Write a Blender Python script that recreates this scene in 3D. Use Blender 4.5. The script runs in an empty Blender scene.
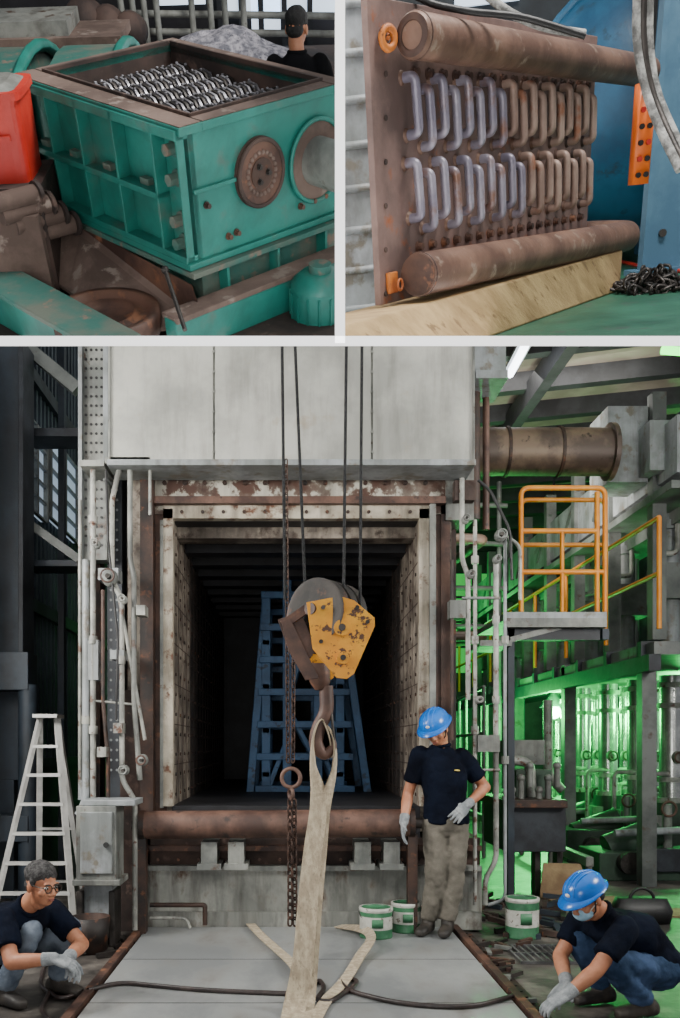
import bpy,bmesh,math,random
import numpy as np
from mathutils import Vector,Matrix,noise
random.seed(3)
F=900.;CX=290.;CY=745.;CH=1.45
V=Vector
def W(px,py,d): return V(((px-CX)*d/F,d,CH-(py-CY)*d/F))
def G(px,py,z=0.): 
    d=(CH-z)*F/(py-CY); return V(((px-CX)*d/F,d,z))
# ---------------------------------------------------------------- materials
def hx(h,a=1):
    h=h.lstrip('#');r=[int(h[i:i+2],16)/255 for i in (0,2,4)]
    return tuple([(x/12.92 if x<=.04045 else ((x+.055)/1.055)**2.4) for x in r]+[a])
MC={}
def mat(name,c1,c2=None,scale=4,rough=.6,metal=0,bump=.15,c3=None,lo=.42,hi=.6,lo3=.58,hi3=.66,emit=None,es=0,st=(1,1,1),bs=None,s3=None,grime=0,spec=.5):
    if name in MC:return MC[name]
    m=bpy.data.materials.new(name);m.use_nodes=True;nt=m.node_tree;n=nt.nodes;l=nt.links
    b=n['Principled BSDF'];b.inputs['Roughness'].default_value=rough;b.inputs['Metallic'].default_value=metal;b.inputs['Specular IOR Level'].default_value=spec
    c1=hx(c1);c2=hx(c2) if c2 else c1
    tc=n.new('ShaderNodeTexCoord');mp=n.new('ShaderNodeMapping');mp.inputs['Scale'].default_value=st
    l.new(tc.outputs['Object'],mp.inputs[0])
    def ns(s,det=7,src=None):
        q=n.new('ShaderNodeTexNoise');q.inputs['Scale'].default_value=s;q.inputs['Detail'].default_value=det;q.inputs['Roughness'].default_value=.62
        l.new((src or mp).outputs[0],q.inputs[0]);return q
    def ramp(src,a,bb,ca,cb):
        r=n.new('ShaderNodeValToRGB');r.color_ramp.elements[0].position=a;r.color_ramp.elements[1].position=bb
        r.color_ramp.elements[0].color=ca;r.color_ramp.elements[1].color=cb;l.new(src.outputs[0],r.inputs[0]);return r
    r=ramp(ns(scale),lo,hi,c1,c2);out=r.outputs[0]
    def mix(fac,a,colr,mode='MIX'):
        mx=n.new('ShaderNodeMix');mx.data_type='RGBA';mx.blend_type=mode;l.new(fac,mx.inputs[0]);l.new(a,mx.inputs[6]);mx.inputs[7].default_value=colr;return mx.outputs[2]
    if c3:
        q=ns(s3 or scale*3.1);r3=ramp(q,lo3,hi3,(0,0,0,1),(1,1,1,1));out=mix(r3.outputs[0],out,hx(c3))
    if grime:
        mp2=n.new('ShaderNodeMapping');mp2.inputs['Scale'].default_value=(6,6,.7);l.new(tc.outputs['Object'],mp2.inputs[0])
        q=ns(1.6,8,mp2);r3=ramp(q,.46,.72,(0,0,0,1),(grime,grime,grime,1));out=mix(r3.outputs[0],out,hx('#2a211b'))
    l.new(out,b.inputs['Base Color'])
    if emit:
        b.inputs['Emission Color'].default_value=hx(emit);b.inputs['Emission Strength'].default_value=es
    if bump:
        bp=n.new('ShaderNodeBump');bp.inputs['Strength'].default_value=bump;bp.inputs['Distance'].default_value=.02
        l.new(ns(bs or scale*6).outputs[0],bp.inputs['Height']);l.new(bp.outputs[0],b.inputs['Normal'])
    MC[name]=m;return m
WHITE=mat('glowing_white','#ffffff',bump=0,rough=.9,emit='#ffffff',es=.8)  # emission added so the partition bars come out white; they are no lamps
rust=mat('rusty_steel','#33201a','#5f4234',3,c3='#7a5038')
rustd=mat('dark_rust','#1a1310','#3f2a20',4,c3='#5e3822')
rustr=mat('red_rust','#3f2a23','#684c40',3,c3='#332623',grime=.5)
doorm=mat('galvanised_panel','#8d8e88','#adada6',1.2,rough=.55,metal=.15,bump=.05,c3='#978a74',lo3=.62,hi3=.8,grime=.35)
peel=mat('peeling_lintel','#4b3228','#7d7368',3.5,c3='#b9b5a8',lo3=.5,hi3=.56,s3=7,grime=.6)
basem=mat('base_plate','#6f716c','#a0a199',2.5,c3='#55402f',lo3=.54,hi3=.68,s3=5,st=(1,1,.6),grime=.7)
refr=mat('refractory','#5c544b','#958b7e',3,c3='#3c2f27',lo3=.5,hi3=.64,grime=.8)
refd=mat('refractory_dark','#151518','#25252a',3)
lipm=mat('furnace_lip','#8f8676','#bdb4a3',3,c3='#5f3c28',lo3=.54,hi3=.64,grime=.7)
wpipe=mat('white_pipe','#7b7d78','#a8a8a0',5,rough=.45,c3='#5b3e30',lo3=.58,hi3=.64,grime=.7)
gpaint=mat('grey_paint','#5f625f','#868882',3,rough=.5,c3='#4b3a30',lo3=.6,hi3=.68,grime=.6)
dgrey=mat('dark_grey','#1c1f25','#30353c',3)
black=mat('black_rubber','#0c0c0d','#18181a',8,rough=.5)
bluesteel=mat('blue_steel','#1a232b','#2a3540',2,grime=.4)
bluerack=mat('blue_rack_paint','#2f5378','#3f6a96',3,rough=.5,c3='#25364a')
floorm=mat('concrete_floor','#2f2c2a','#524d48',1.6,rough=.5,bump=.3,c3='#77716a',lo3=.5,hi3=.7,s3=3)
platem=mat('steel_platform','#808384','#a2a4a3',1.5,rough=.42,metal=.2,bump=.05,c3='#6a655e',lo3=.5,hi3=.75,s3=3,st=(1,.5,1))
yel=mat('yellow_paint','#c98512','#d99a1c',6,rough=.5,c3='#4a2a14',lo3=.58,hi3=.62,s3=18)
yrail=mat('yellow_rail','#cf7c16','#d98f26',5,rough=.45)
steel=mat('bare_steel','#77777a','#a0a0a2',6,rough=.3,metal=.9,bump=.05)
dsteel=mat('dark_steel','#2c2a28','#4a4542',6,rough=.45,metal=.6)
chainm=mat('chain_rust','#2a1d18','#4d362b',20,metal=.3)
sling=mat('webbing_sling','#998b76','#b8aa92',9,rough=.9,bump=.3,c3='#75695a',lo3=.55,hi3=.75,st=(3,3,1),bs=90)
hosem=mat('brown_hose','#241d1c','#3a2f2c',8,rough=.4)
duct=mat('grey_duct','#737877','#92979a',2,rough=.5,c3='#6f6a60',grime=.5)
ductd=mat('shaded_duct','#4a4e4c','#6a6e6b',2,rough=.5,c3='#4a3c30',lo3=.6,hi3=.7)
chrome=mat('insulated_pipe','#a8aaa8','#cfd0cc',4,rough=.25,metal=.8,bump=.03)
brownp=mat('brown_pipe','#50423a','#786554',2.5,rough=.5,metal=.2,c3='#342a22')
roofm=mat('roof_sheet','#7d766a','#9c9486',1,rough=.6)
purl=mat('purlin','#242528','#333438',3)
greyc=mat('corrugated_blue','#343d45','#4a555e',1.5)
greenm=mat('green_machine','#1c2c20','#2e4636',2)
winem=mat('daylight_window','#cfe0ef',emit='#cfe0f2',es=1.5,bump=0)
windim=mat('hazy_window','#9fb0c0',emit='#b4c8dc',es=.55,bump=0)
grwin=mat('green_window','#7fe08a',emit='#46d860',es=.4,bump=0)
bulb=mat('green_lamp','#c8ffcc',emit='#90ffb0',es=30,bump=0)
bulbw=mat('tube_lamp','#ffffff',emit='#eef4ff',es=8,bump=0)
bulbg=mat('green_tube','#c8ffcc',emit='#58ff60',es=5,bump=0)
navy=mat('navy_cloth','#070a14','#0e1422',4,rough=.95,bump=.25,bs=30,spec=.1)
greyt=mat('dirty_grey_trousers','#5e5a52','#706b62',5,rough=.95,bump=.3,bs=30,spec=.2)
jeans=mat('denim','#22344c','#3a4d6c',6,rough=.9,bump=.3,bs=40,spec=.2)
jeansg=mat('faded_denim','#4a5462','#6c7682',6,rough=.9,bump=.3,bs=40,spec=.2)
skin=mat('skin','#a36a4e','#b67d5e',8,rough=.5,bump=.03)
lipc=mat('lips','#8b4f42',bump=0,rough=.5)
hairm=mat('black_hair','#080707','#151211',30,rough=.6,bump=.5)
hairg=mat('greying_hair','#141313','#474545',60,rough=.7,bump=.5)
glovem=mat('grey_glove','#74797d','#989c9e',14,rough=.9,bump=.3)
bootm=mat('boot_leather','#1d1a18','#39332d',8,rough=.6)
helm=mat('blue_helmet','#0a5cb2','#126bc8',3,rough=.25,bump=0)
eyew=mat('eye_white','#dcd8d0',bump=0,rough=.3)
pupil=mat('pupil','#120c09',bump=0,rough=.2)
maskm=mat('face_mask','#8fb7cf','#a3c8dc',10,rough=.9)
logo=mat('shirt_logo','#d8c060',bump=0)
cang=mat('can_green','#2f5f42','#3f7552',8,rough=.4)
canw=mat('can_white','#a9a9a0','#c4c4bc',8,rough=.4,c3='#5a4a3a')
card=mat('cardboard','#7a6349','#95805f',3,rough=.9)
teal=mat('teal_paint','#11675c','#1f796d',3,rough=.45,bump=.06,c3='#4f584e',lo3=.56,hi3=.75,s3=6,grime=.35)
teald=mat('teal_dusty','#2b5d54','#565e54',4,rough=.7,c3='#6f6155')
dust=mat('brown_dust','#4f4039','#705e55',3,rough=.9,c3='#80736a')
dustd=mat('dark_brown','#2a201d','#4a3932',3,rough=.8,c3='#5d4a42')
redm=mat('red_plastic','#a8241a','#bd3426',3,rough=.45)
wood=mat('wood_beam','#9a8058','#bda173',2,rough=.8,bump=.2,c3='#7d6444',st=(1,1,6))
plateR=mat('rusty_plate','#5f4d48','#7d655e',4,rough=.6,metal=.15,c3='#8d4f2c',lo3=.6,hi3=.72)
orr=mat('orange_rust','#8c4a20','#b86a24',9,c3='#4c2c20')
tubeb=mat('heat_tint_tube','#767180','#938e9a',4,rough=.35,metal=.3,c3='#7a5a4c',lo3=.54,hi3=.68,s3=7)
tuber=mat('rusty_tube','#80695f','#9d867a',4,rough=.5,metal=.2,c3='#8c5c44',s3=7)
pipeR=mat('header_pipe','#5c4439','#7b5f50',4,rough=.5,metal=.25,c3='#8c7a6c')
gfloor=mat('green_floor','#1f4d3a','#2c5f49',3,rough=.5,c3='#3a4a42')
tankb=mat('tank_blue','#1c4460','#285b7a',2,rough=.4,c3='#203a4a')
colb=mat('column_blue','#40627a','#52768c',2,rough=.5)
orange=mat('orange_plastic','#d8651a',bump=0,rough=.4)
rope=mat('white_rope','#6c6c6a','#b4b4b0',20,rough=.9,bump=.5)
# ---------------------------------------------------------------- builder
class B:
    def __init__(s,M=None): s.v=[];s.f=[];s.m=[];s.sm=[];s.mats=[];s.M=M
    def mi(s,m):
        if m not in s.mats:s.mats.append(m)
        return s.mats.index(m)
    def add(s,vs,fs,m,smooth=False):
        o=len(s.v);k=s.mi(m)
        for v in vs:
            v=V(v)
            s.v.append(tuple(s.M@v) if s.M else tuple(v))
        for f in fs: s.f.append([i+o for i in f]);s.m.append(k);s.sm.append(smooth)
    def box(s,a,b,m,R=None,c=None):
        x0,y0,z0=a;x1,y1,z1=b
        vs=[(x,y,z) for z in(z0,z1) for y in(y0,y1) for x in(x0,x1)]
        if R is not None:
            c=V(c) if c else V(((x0+x1)/2,(y0+y1)/2,(z0+z1)/2)); vs=[R@(V(v)-c)+c for v in vs]
        s.add(vs,[(0,2,3,1),(4,5,7,6),(0,1,5,4),(2,6,7,3),(0,4,6,2),(1,3,7,5)],m)
    def px(s,x0,y0,x1,y1,d0,d1,m):
        a=W(x0,y1,d0);b=W(x1,y0,d0);s.box((a.x,d0,a.z),(b.x,d1,b.z),m)
    def beam(s,p,q,w,h,m,up=(0,0,1)):
        p=V(p);q=V(q);t=(q-p).normalized();u=V(up)
        sd=t.cross(u)
        if sd.length<1e-3: sd=t.cross(V((0,1,0)))
        sd.normalize();u=sd.cross(t)
        vs=[e+sd*a*w/2+u*c*h/2 for e in(p,q) for a,c in((-1,-1),(1,-1),(1,1),(-1,1))]
        s.add(vs,[(0,1,2,3),(7,6,5,4),(0,4,5,1),(1,5,6,2),(2,6,7,3),(3,7,4,0)],m)
    def tube(s,pts,r,m,n=10,cap=True,smooth=True,closed=False):
        pts=[V(p) for p in pts];N=len(pts);rs=r if isinstance(r,(list,tuple)) else [r]*N
        def tan(i):
            if closed:return (pts[(i+1)%N]-pts[i-1]).normalized()
            a=pts[max(i-1,0)];b=pts[min(i+1,N-1)]
            return (b-a).normalized()
        t=tan(0);u=t.orthogonal().normalized();vs=[];fs=[]
        for i in range(N):
            t2=tan(i);u=(u-t2*u.dot(t2)).normalized();w=t2.cross(u)
            for k in range(n):
                a=2*math.pi*k/n;vs.append(pts[i]+(u*math.cos(a)+w*math.sin(a))*rs[i])
        R=N if closed else N-1
        for i in range(R):
            for k in range(n):
                j=(i+1)%N;fs.append((i*n+k,i*n+(k+1)%n,j*n+(k+1)%n,j*n+k))
        s.add(vs,fs,m,smooth)
        if cap and not closed:
            s.add(vs[:n],[tuple(reversed(range(n)))],m);s.add(vs[-n:],[tuple(range(n))],m)
    def cyl(s,p,q,r,m,n=16,r2=None): s.tube([p,q],[r,r if r2 is None else r2],m,n)
    def ell(s,c,r,m,R=None,n=14,h=9):
        c=V(c);r=(r,r,r) if isinstance(r,(int,float)) else r;vs=[];fs=[]
        for i in range(h+1):
            a=math.pi*i/h
            for k in range(n):
                b=2*math.pi*k/n;p=V((r[0]*math.sin(a)*math.cos(b),r[1]*math.sin(a)*math.sin(b),r[2]*math.cos(a)))
                if R is not None:p=R@p
                vs.append(c+p)
        for i in range(h):
            for k in range(n):fs.append((i*n+k,(i+1)*n+k,(i+1)*n+(k+1)%n,i*n+(k+1)%n))
        s.add(vs,fs,m,True)
    def loft(s,secs,m,n=18,p=2.3,smooth=True):
        vs=[];fs=[]
        for c,sd,fw,rx,ry in secs:
            c=V(c);sd=V(sd).normalized();fw=V(fw).normalized()
            for k in range(n):
                a=2*math.pi*k/n;ca,sa=math.cos(a),math.sin(a)
                vs.append(c+sd*rx*math.copysign(abs(ca)**(2/p),ca)+fw*ry*math.copysign(abs(sa)**(2/p),sa))
        N=len(secs)
        for i in range(N-1):
            for k in range(n):fs.append((i*n+k,i*n+(k+1)%n,(i+1)*n+(k+1)%n,(i+1)*n+k))
        fs.append(tuple(reversed(range(n))));fs.append(tuple(range((N-1)*n,N*n)))
        s.add(vs,fs,m,smooth)
    def prism(s,poly,vec,m):
        n=len(poly);v=V(vec);vs=[V(p) for p in poly]+[V(p)+v for p in poly]
        s.add(vs,[tuple(range(n)),tuple(reversed(range(n,2*n)))]+[(i,i+n,(i+1)%n+n,(i+1)%n) for i in range(n)],m)
    def lathe(s,prof,c,ax,m,n=28,smooth=True,arc=1.):
        c=V(c);t=V(ax).normalized();u=t.orthogonal().normalized();w=t.cross(u);vs=[];fs=[]
        for r,h in prof:
            for k in range(n):
                a=2*math.pi*k/n;vs.append(c+t*h+(u*math.cos(a)+w*math.sin(a))*r)
        for i in range(len(prof)-1):
            for k in range(n):fs.append((i*n+k,i*n+(k+1)%n,(i+1)*n+(k+1)%n,(i+1)*n+k))
        s.add(vs,fs,m,smooth)
    def disc(s,c,ax,r,th,m,n=28): 
        c=V(c);t=V(ax).normalized();s.cyl(c,c+t*th,r,m,n)
    def torus(s,c,ax,R,r,m,n=24,k=8):
        c=V(c);t=V(ax).normalized();u=t.orthogonal().normalized();w=t.cross(u)
        s.tube([c+(u*math.cos(2*math.pi*i/n)+w*math.sin(2*math.pi*i/n))*R for i in range(n)],r,m,k,closed=True)
    def link(s,c,d,sd,L,w,r,m):
        c=V(c);d=V(d).normalized();sd=V(sd);sd=(sd-d*sd.dot(d)).normalized();pts=[]
        for i in range(12):
            a=2*math.pi*i/12;x=math.cos(a)*w;y=math.sin(a)*w+(L/2-w)*(1 if math.sin(a)>0.01 else -1 if math.sin(a)<-.01 else 0)
            pts.append(c+sd*x+d*y)
        s.tube(pts,r,m,5,closed=True)
    def chain(s,pts,L,w,r,m):
        pts=[V(p) for p in pts];k=0
        for a,b in zip(pts,pts[1:]):
            d=(b-a);n=max(1,int(d.length/(L*.72)));dn=d.normalized();o=dn.orthogonal().normalized()
            q=V((.7,.7,0));q=q-dn*q.dot(dn);q=q.normalized() if q.length>.1 else o;q2=dn.cross(q)
            for i in range(n):
                s.link(a+d*((i+.5)/n),d,q if k%2 else q2,L,w,r,m);k+=1
    def finish(s,name,clip=None,bevel=0,parent=None):
        me=bpy.data.meshes.new(name);me.from_pydata(s.v,[],s.f)
        for m in s.mats:me.materials.append(m)
        me.polygons.foreach_set('material_index',s.m);me.polygons.foreach_set('use_smooth',s.sm)
        me.update()
        if clip:
            bm=bmesh.new();bm.from_mesh(me)
            n2=(900,-50,0) if clip=='L' else (-900,50,0)
            for no in((0,404,-900),n2):
                bmesh.ops.bisect_plane(bm,geom=bm.verts[:]+bm.edges[:]+bm.faces[:],dist=1e-5,plane_co=(0,0,CH),plane_no=no,clear_outer=True)
            bm.to_mesh(me);bm.free()
        o=bpy.data.objects.new(name,me);bpy.context.collection.objects.link(o)
        if bevel:
            md=o.modifiers.new('bevel','BEVEL');md.width=bevel;md.segments=2;md.limit_method='ANGLE';md.angle_limit=.9
        return o
def arc(c,u,v,r,a0,a1,n=6):
    c=V(c);u=V(u);v=V(v);return [c+(u*math.cos(a0+(a1-a0)*i/n)+v*math.sin(a0+(a1-a0)*i/n))*r for i in range(n+1)]
def round_path(pts,r,n=4):
    pts=[V(p) for p in pts];out=[pts[0]]
    for i in range(1,len(pts)-1):
        a=(pts[i-1]-pts[i]);b=(pts[i+1]-pts[i]);rr=min(r,a.length*.45,b.length*.45);a.normalize();b.normalize()
        p0=pts[i]+a*rr;p1=pts[i]+b*rr
        for k in range(n+1):
            t=k/n;out.append(p0*(1-t)**2+pts[i]*2*t*(1-t)+p1*t*t)
    out.append(pts[-1]);return out
# ---------------------------------------------------------------- camera
cam=bpy.data.cameras.new('camera');co=bpy.data.objects.new('camera',cam);bpy.context.collection.objects.link(co)
co.location=(0,0,CH);co.rotation_euler=(math.pi/2,0,0);bpy.context.scene.camera=co
cam.sensor_width=36;cam.lens=F*36/1018;cam.shift_x=50/1018;cam.shift_y=236/1018;cam.clip_start=.05
# ---------------------------------------------------------------- pose fitting for tilted display rooms
def Rx(a):c,s=math.cos(a),math.sin(a);return np.array([[1,0,0],[0,c,-s],[0,s,c]])
def Ry(a):c,s=math.cos(a),math.sin(a);return np.array([[c,0,s],[0,1,0],[-s,0,c]])
def Rz(a):c,s=math.cos(a),math.sin(a);return np.array([[c,-s,0],[s,c,0],[0,0,1]])
def fit(pts,pix,x0,d):
    x=np.array(x0,float);pix=np.array(pix,float)
    def res(x):
        R=Rx(x[0])@Ry(x[1])@Rz(x[2]);t=np.array([x[3],d,x[4]])
        P=np.array(pts(x[5:]))@R.T+t
        u=CX+F*P[:,0]/P[:,1];v=CY-F*(P[:,2]-CH)/P[:,1]
        return np.concatenate([u-pix[:,0],v-pix[:,1]])
    lam=1.;r=res(x);c=r@r
    for it in range(400):
        J=np.zeros((len(r),len(x)))
        for i in range(len(x)):
            e=x.copy();e[i]+=1e-5;J[:,i]=(res(e)-r)/1e-5
        dx=np.linalg.solve(J.T@J+lam*np.diag(np.diag(J.T@J)+1e-6),-J.T@r)
        xn=x+dx;rn=res(xn);cn=rn@rn
        if cn<c: x,r,c=xn,rn,cn;lam=max(lam*.5,1e-7)
        else: lam*=3
        if lam>1e12:break
    return x,r
class Fr:
    def __init__(s,R,t): s.R=np.array(R);s.t=np.array(t,float);s.M=Matrix.Translation(V(t))@Matrix([list(r) for r in s.R]).to_4x4()
    def pix(s,px,py,ax,val):
        o=s.R.T@(np.array([0,0,CH])-s.t);d=s.R.T@np.array([(px-CX)/F,1,-(py-CY)/F])
        k=(val-o[ax])/d[ax];return V(o+d*k)
    def rot(s,a): return Fr(s.R@Rz(a),s.t)
xa,ra=fit(lambda p:[(0,0,0),(0,0,p[2]),(0,0,0),(0,0,p[2]),(0,p[0],0),(0,p[0],p[2]),(p[1],0,0),(p[1],0,p[2]),(p[1],p[0],p[2])],
 [(193,271),(190,123),(193,271),(190,123),(52,188),(25,76),(335,196),(335,92),(160,50)],
 [math.radians(57),0,math.radians(45),(193-CX)*3.4/F,CH+(745-271)*3.4/F,.9,.7,.6],3.4)
xb,rb=fit(lambda p:[(0,0,0),(0,0,p[1]),(p[0],0,p[1]),(p[0],0,0)],[(400,292),(400,0),(588,35),(588,248)],
 [math.radians(35),0,math.radians(30),(400-CX)*3.2/F,CH+(745-292)*3.2/F,.9,.9],3.2)
FA=Fr(Rx(xa[0])@Ry(xa[1])@Rz(xa[2]),(xa[3],3.4,xa[4]));La,Lr,Lc=xa[5:8];Wd=Lr*1.06
FB=Fr(Rx(xb[0])@Ry(xb[1])@Rz(xb[2]),(xb[3],3.2,xb[4]));Pw,Ph=xb[5:7]
# ---------------------------------------------------------------- display room partitions (white)
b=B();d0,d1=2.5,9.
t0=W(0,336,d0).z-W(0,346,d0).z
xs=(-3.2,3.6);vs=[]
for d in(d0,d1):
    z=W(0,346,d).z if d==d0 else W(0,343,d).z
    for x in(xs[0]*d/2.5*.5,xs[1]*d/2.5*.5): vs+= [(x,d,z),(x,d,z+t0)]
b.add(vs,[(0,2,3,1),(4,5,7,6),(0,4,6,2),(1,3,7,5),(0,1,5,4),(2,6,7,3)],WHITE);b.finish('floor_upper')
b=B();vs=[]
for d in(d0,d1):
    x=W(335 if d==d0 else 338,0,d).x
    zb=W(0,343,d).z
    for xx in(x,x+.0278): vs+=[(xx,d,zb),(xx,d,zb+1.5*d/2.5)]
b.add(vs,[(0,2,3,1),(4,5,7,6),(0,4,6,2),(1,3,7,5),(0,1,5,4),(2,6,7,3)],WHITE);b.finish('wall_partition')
# ================================================================= PANEL A : crusher
M=FA.M
b=B(M);tw=.03*Lc/.5;u=Lc
b.box((0,0,0),(tw,La,Lc),teal);b.box((0,0,0),(Wd,tw,Lc),teal);b.box((Wd-tw,0,0),(Wd,La,Lc),teal);b.box((0,La-tw,0),(Wd,La,Lc),teal)
fl=.14*u
for a,c in(((-.1*u,-.03*u,0),(fl,La+.04*u,0)),((Wd-fl,-.03*u,0),(Wd+.04*u,La+.04*u,0)),((fl,-.03*u,0),(Wd-fl,fl,0)),((fl,La-fl,0),(Wd-fl,La+.04*u,0))):
    b.box((a[0],a[1],Lc-.04*u),(c[0],c[1],Lc+.02*u),teal);b.box((a[0]+.006,a[1]+.006,Lc+.02*u),(c[0],c[1],Lc+.028*u),dust)
for a,c in(((fl,fl,Lc-.3*u),(fl+.03*u,La-fl,Lc+.05*u)),((Wd-fl,fl,Lc-.3*u),(Wd-fl+.03*u,La-fl,Lc+.05*u)),((fl,fl,Lc-.3*u),(Wd-fl,fl+.03*u,Lc+.05*u)),((fl,La-fl,Lc-.3*u),(Wd-fl,La-fl+.03*u,Lc+.05*u))):
    b.box(a,c,dustd)
b.box((fl,fl,Lc-.5*u),(Wd-fl,La-fl,Lc-.45*u),dustd)
nr=6;cut=mat('cutter_steel','#77757a','#aaaab0',6,rough=.35,metal=.6,bump=.05)
zc_=Lc-.26*u
for i in range(nr):
    y=fl*1.3+(La-2.6*fl)*(i+.5)/nr;rr=(La-2.6*fl)/nr*.46
    b.cyl((fl,y,zc_),(Wd-fl,y,zc_),rr*.7,dustd)
    nd=30
    for k in range(nd):
        x=fl+(Wd-2*fl)*(k+.25)/nd
        b.cyl((x,y,zc_),(x+(Wd-2*fl)/nd*.5,y,zc_),rr,cut if (k+i)%2 else dsteel,10)
        for q in range(5):
            a=q*1.257+k*.5+i
            b.box((x,y+math.cos(a)*rr-.01*u,zc_+math.sin(a)*rr-.01*u),(x+(Wd-2*fl)/nd*.5,y+math.cos(a)*rr+.01*u,zc_+math.sin(a)*rr+.012*u),cut)
rp=.13*u
ys=[0.13*La,.36*La,.58*La,.79*La,.985*La]
for y in ys: b.box((-rp,y,0),(0,y+.03*u,Lc),teal)
for z,h in((0,.05),(.44*Lc,.05),(.93*Lc,.07)):
    b.box((-rp,0 if z!=.44*Lc else 0.13*La,z),(0,La+.03*u,z+h*u),teal)
b.box((-rp*.9,0.0,0),(-rp*.3,.02*u,Lc),teal)
def bolt(b,p,ax,r,h,m):
    p=V(p);ax=V(ax).normalized();b.cyl(p,p+ax*h*.25,r*1.35,m,14);b.tube([p+ax*h*.25,p+ax*h],[r,r],m,6,smooth=False)
for z in(.12,.3,.62,.84): bolt(b,(-.001,.065*La,z*Lc),(-1,0,0),.05*u,.12*u,teald)
for y in(.24,.47,.69,.89): b.box((-rp*.5,y*La-.05*u,.47*Lc),(0,y*La+.07*u,.5*Lc+.04*u),teald)
cb=FA.pix(258,172,1,0);r1=abs(FA.pix(258,136,1,0).z-cb.z)
for rr,h,m in((1.02,.02,dustd),(.95,.05,rust),(.72,.035,dustd),(.45,.06,rustd)): b.disc((cb.x,0,cb.z),(0,-1,0),r1*rr,h*u,m,36)
b.torus((cb.x,-.05*u,cb.z),(0,1,0),r1*.95,.018*u,dustd,36)
for i in range(22):
    a=i*2*math.pi/22;b.ell((cb.x+math.cos(a)*r1*.6,-.05*u,cb.z+math.sin(a)*r1*.6),r1*.075,dust,n=8,h=5)
for i in range(3):
    a=i*2.09;bolt(b,(cb.x+math.cos(a)*r1*.25,-.06*u,cb.z+math.sin(a)*r1*.25),(0,-1,0),.02*u,.03*u,dsteel)
cs=FA.pix(315,160,1,0);r2=abs(FA.pix(315,118,1,0).z-cs.z)
b.disc((cs.x,0,cs.z),(0,-1,0),r2,.03*u,dust,36);b.torus((cs.x,-.03*u,cs.z),(0,1,0),r2,.02*u,teal,36)
b.disc((cs.x,0,cs.z),(0,-1,0),r2*.6,.5*u,gpaint,30)
for z in(cb.z-.01*u,): b.box((.0,-.03*u,z),(cb.x-r1,0,z+.03*u),teal);b.box((cs.x+r2,-.03*u,z),(Wd,0,z+.03*u),teal)
for q in((206,205),(228,236),(236,232),(300,206),(312,200),(323,195)):
    p=FA.pix(q[0],q[1],1,0);bolt(b,(p.x,-.001,p.z),(0,-1,0),.022*u,.05*u,rust)
b.box((-rp,-.04*u,-.05*u),(Wd+.1*u,La+.05*u,0),teal)
b.box((-rp*1.1,-.1*u,-.1*u),(Wd+.2*u,La+.1*u,-.055*u),teald)
b.box((.03,.03,-.6*u),(Wd+.2*u,La-.05,-.1*u),teald)
for x in(.15,.5,.85): b.box((x*Wd,-.06*u,-.58*u),(x*Wd+.03*u,.03,-.1*u),teal)
b.finish('industrial_crusher',clip='L',bevel=.004)
b=B(M)
b.box((-.5*u,-.25*u,-.62*u),(2.8*u,-.08*u,-.3*u),teal);b.box((-.5*u,-.28*u,-.33*u),(2.8*u,-.05*u,-.28*u),dust)
b.box((-1.3*u,-.3*u,-.62*u),(-.95*u,3*u,-.3*u),teal);b.box((-1.33*u,-.3*u,-.32*u),(-.9*u,3*u,-.27*u),teald)
b.finish('crusher_base_frame',clip='L',bevel=.004)
b=B(M)
p=[FA.pix(74,222,0,-.14*u),FA.pix(192,285,0,-.14*u),FA.pix(205,325,2,-.45*u),FA.pix(78,245,2,-.45*u)]
b.prism(p,(0,0,-.02*u),rust)
b.prism([FA.pix(74,222,0,-.14*u),FA.pix(78,245,2,-.45*u),FA.pix(20,262,2,-.42*u),FA.pix(60,285,2,-.45*u),FA.pix(130,330,2,-.45*u),FA.pix(205,325,2,-.45*u)],(0,0,-.03*u),dust)
b.finish('chute_guard',clip='L')
b=B(M);c=FA.pix(105,316,2,-.36*u);rr=(FA.pix(160,316,2,-.36*u)-c).length
b.lathe([(0,.0),(rr*.5,0),(rr*.55,.04*u),(rr*.62,.0),(rr*.8,.0),(rr*.84,.05*u),(rr*1.0,.05*u),(rr*1.0,-.12*u),(rr*.9,-.2*u),(0.01,-.2*u)],c,(0,0,1),rust,40)
b.finish('flanged_pulley',clip='L')
b=B(M);c=FA.pix(320,285,1,-.5*u);s_=1.75
b.cyl(c-V((0,0,.55*u)),c+V((0,0,.0*u)),.16*u*s_,teal,24);b.lathe([(.16*u*s_,0),(.15*u*s_,.05*u),(.1*u*s_,.12*u),(0,.13*u)],c,(0,0,1),teal,24);b.disc(c+V((0,0,.12*u)),(0,0,1),.06*u*s_,.07*u,teald)
for i in range(16):
    a=i*.3927;b.box((c.x+math.cos(a)*.16*u*s_-.01*u,c.y+math.sin(a)*.16*u*s_-.01*u,c.z-.5*u),(c.x+math.cos(a)*.16*u*s_+.01*u,c.y+math.sin(a)*.16*u*s_+.01*u,c.z-.03*u),teal)
b.finish('electric_motor',clip='L')
b=B(M);b.tube([FA.pix(165,270,2,.02*u),FA.pix(185,330,2,-.25*u)],.02*u,dsteel,8);b.ell(FA.pix(165,270,2,.02*u),.035*u,dsteel);b.finish('pry_bar',clip='L')
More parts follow.
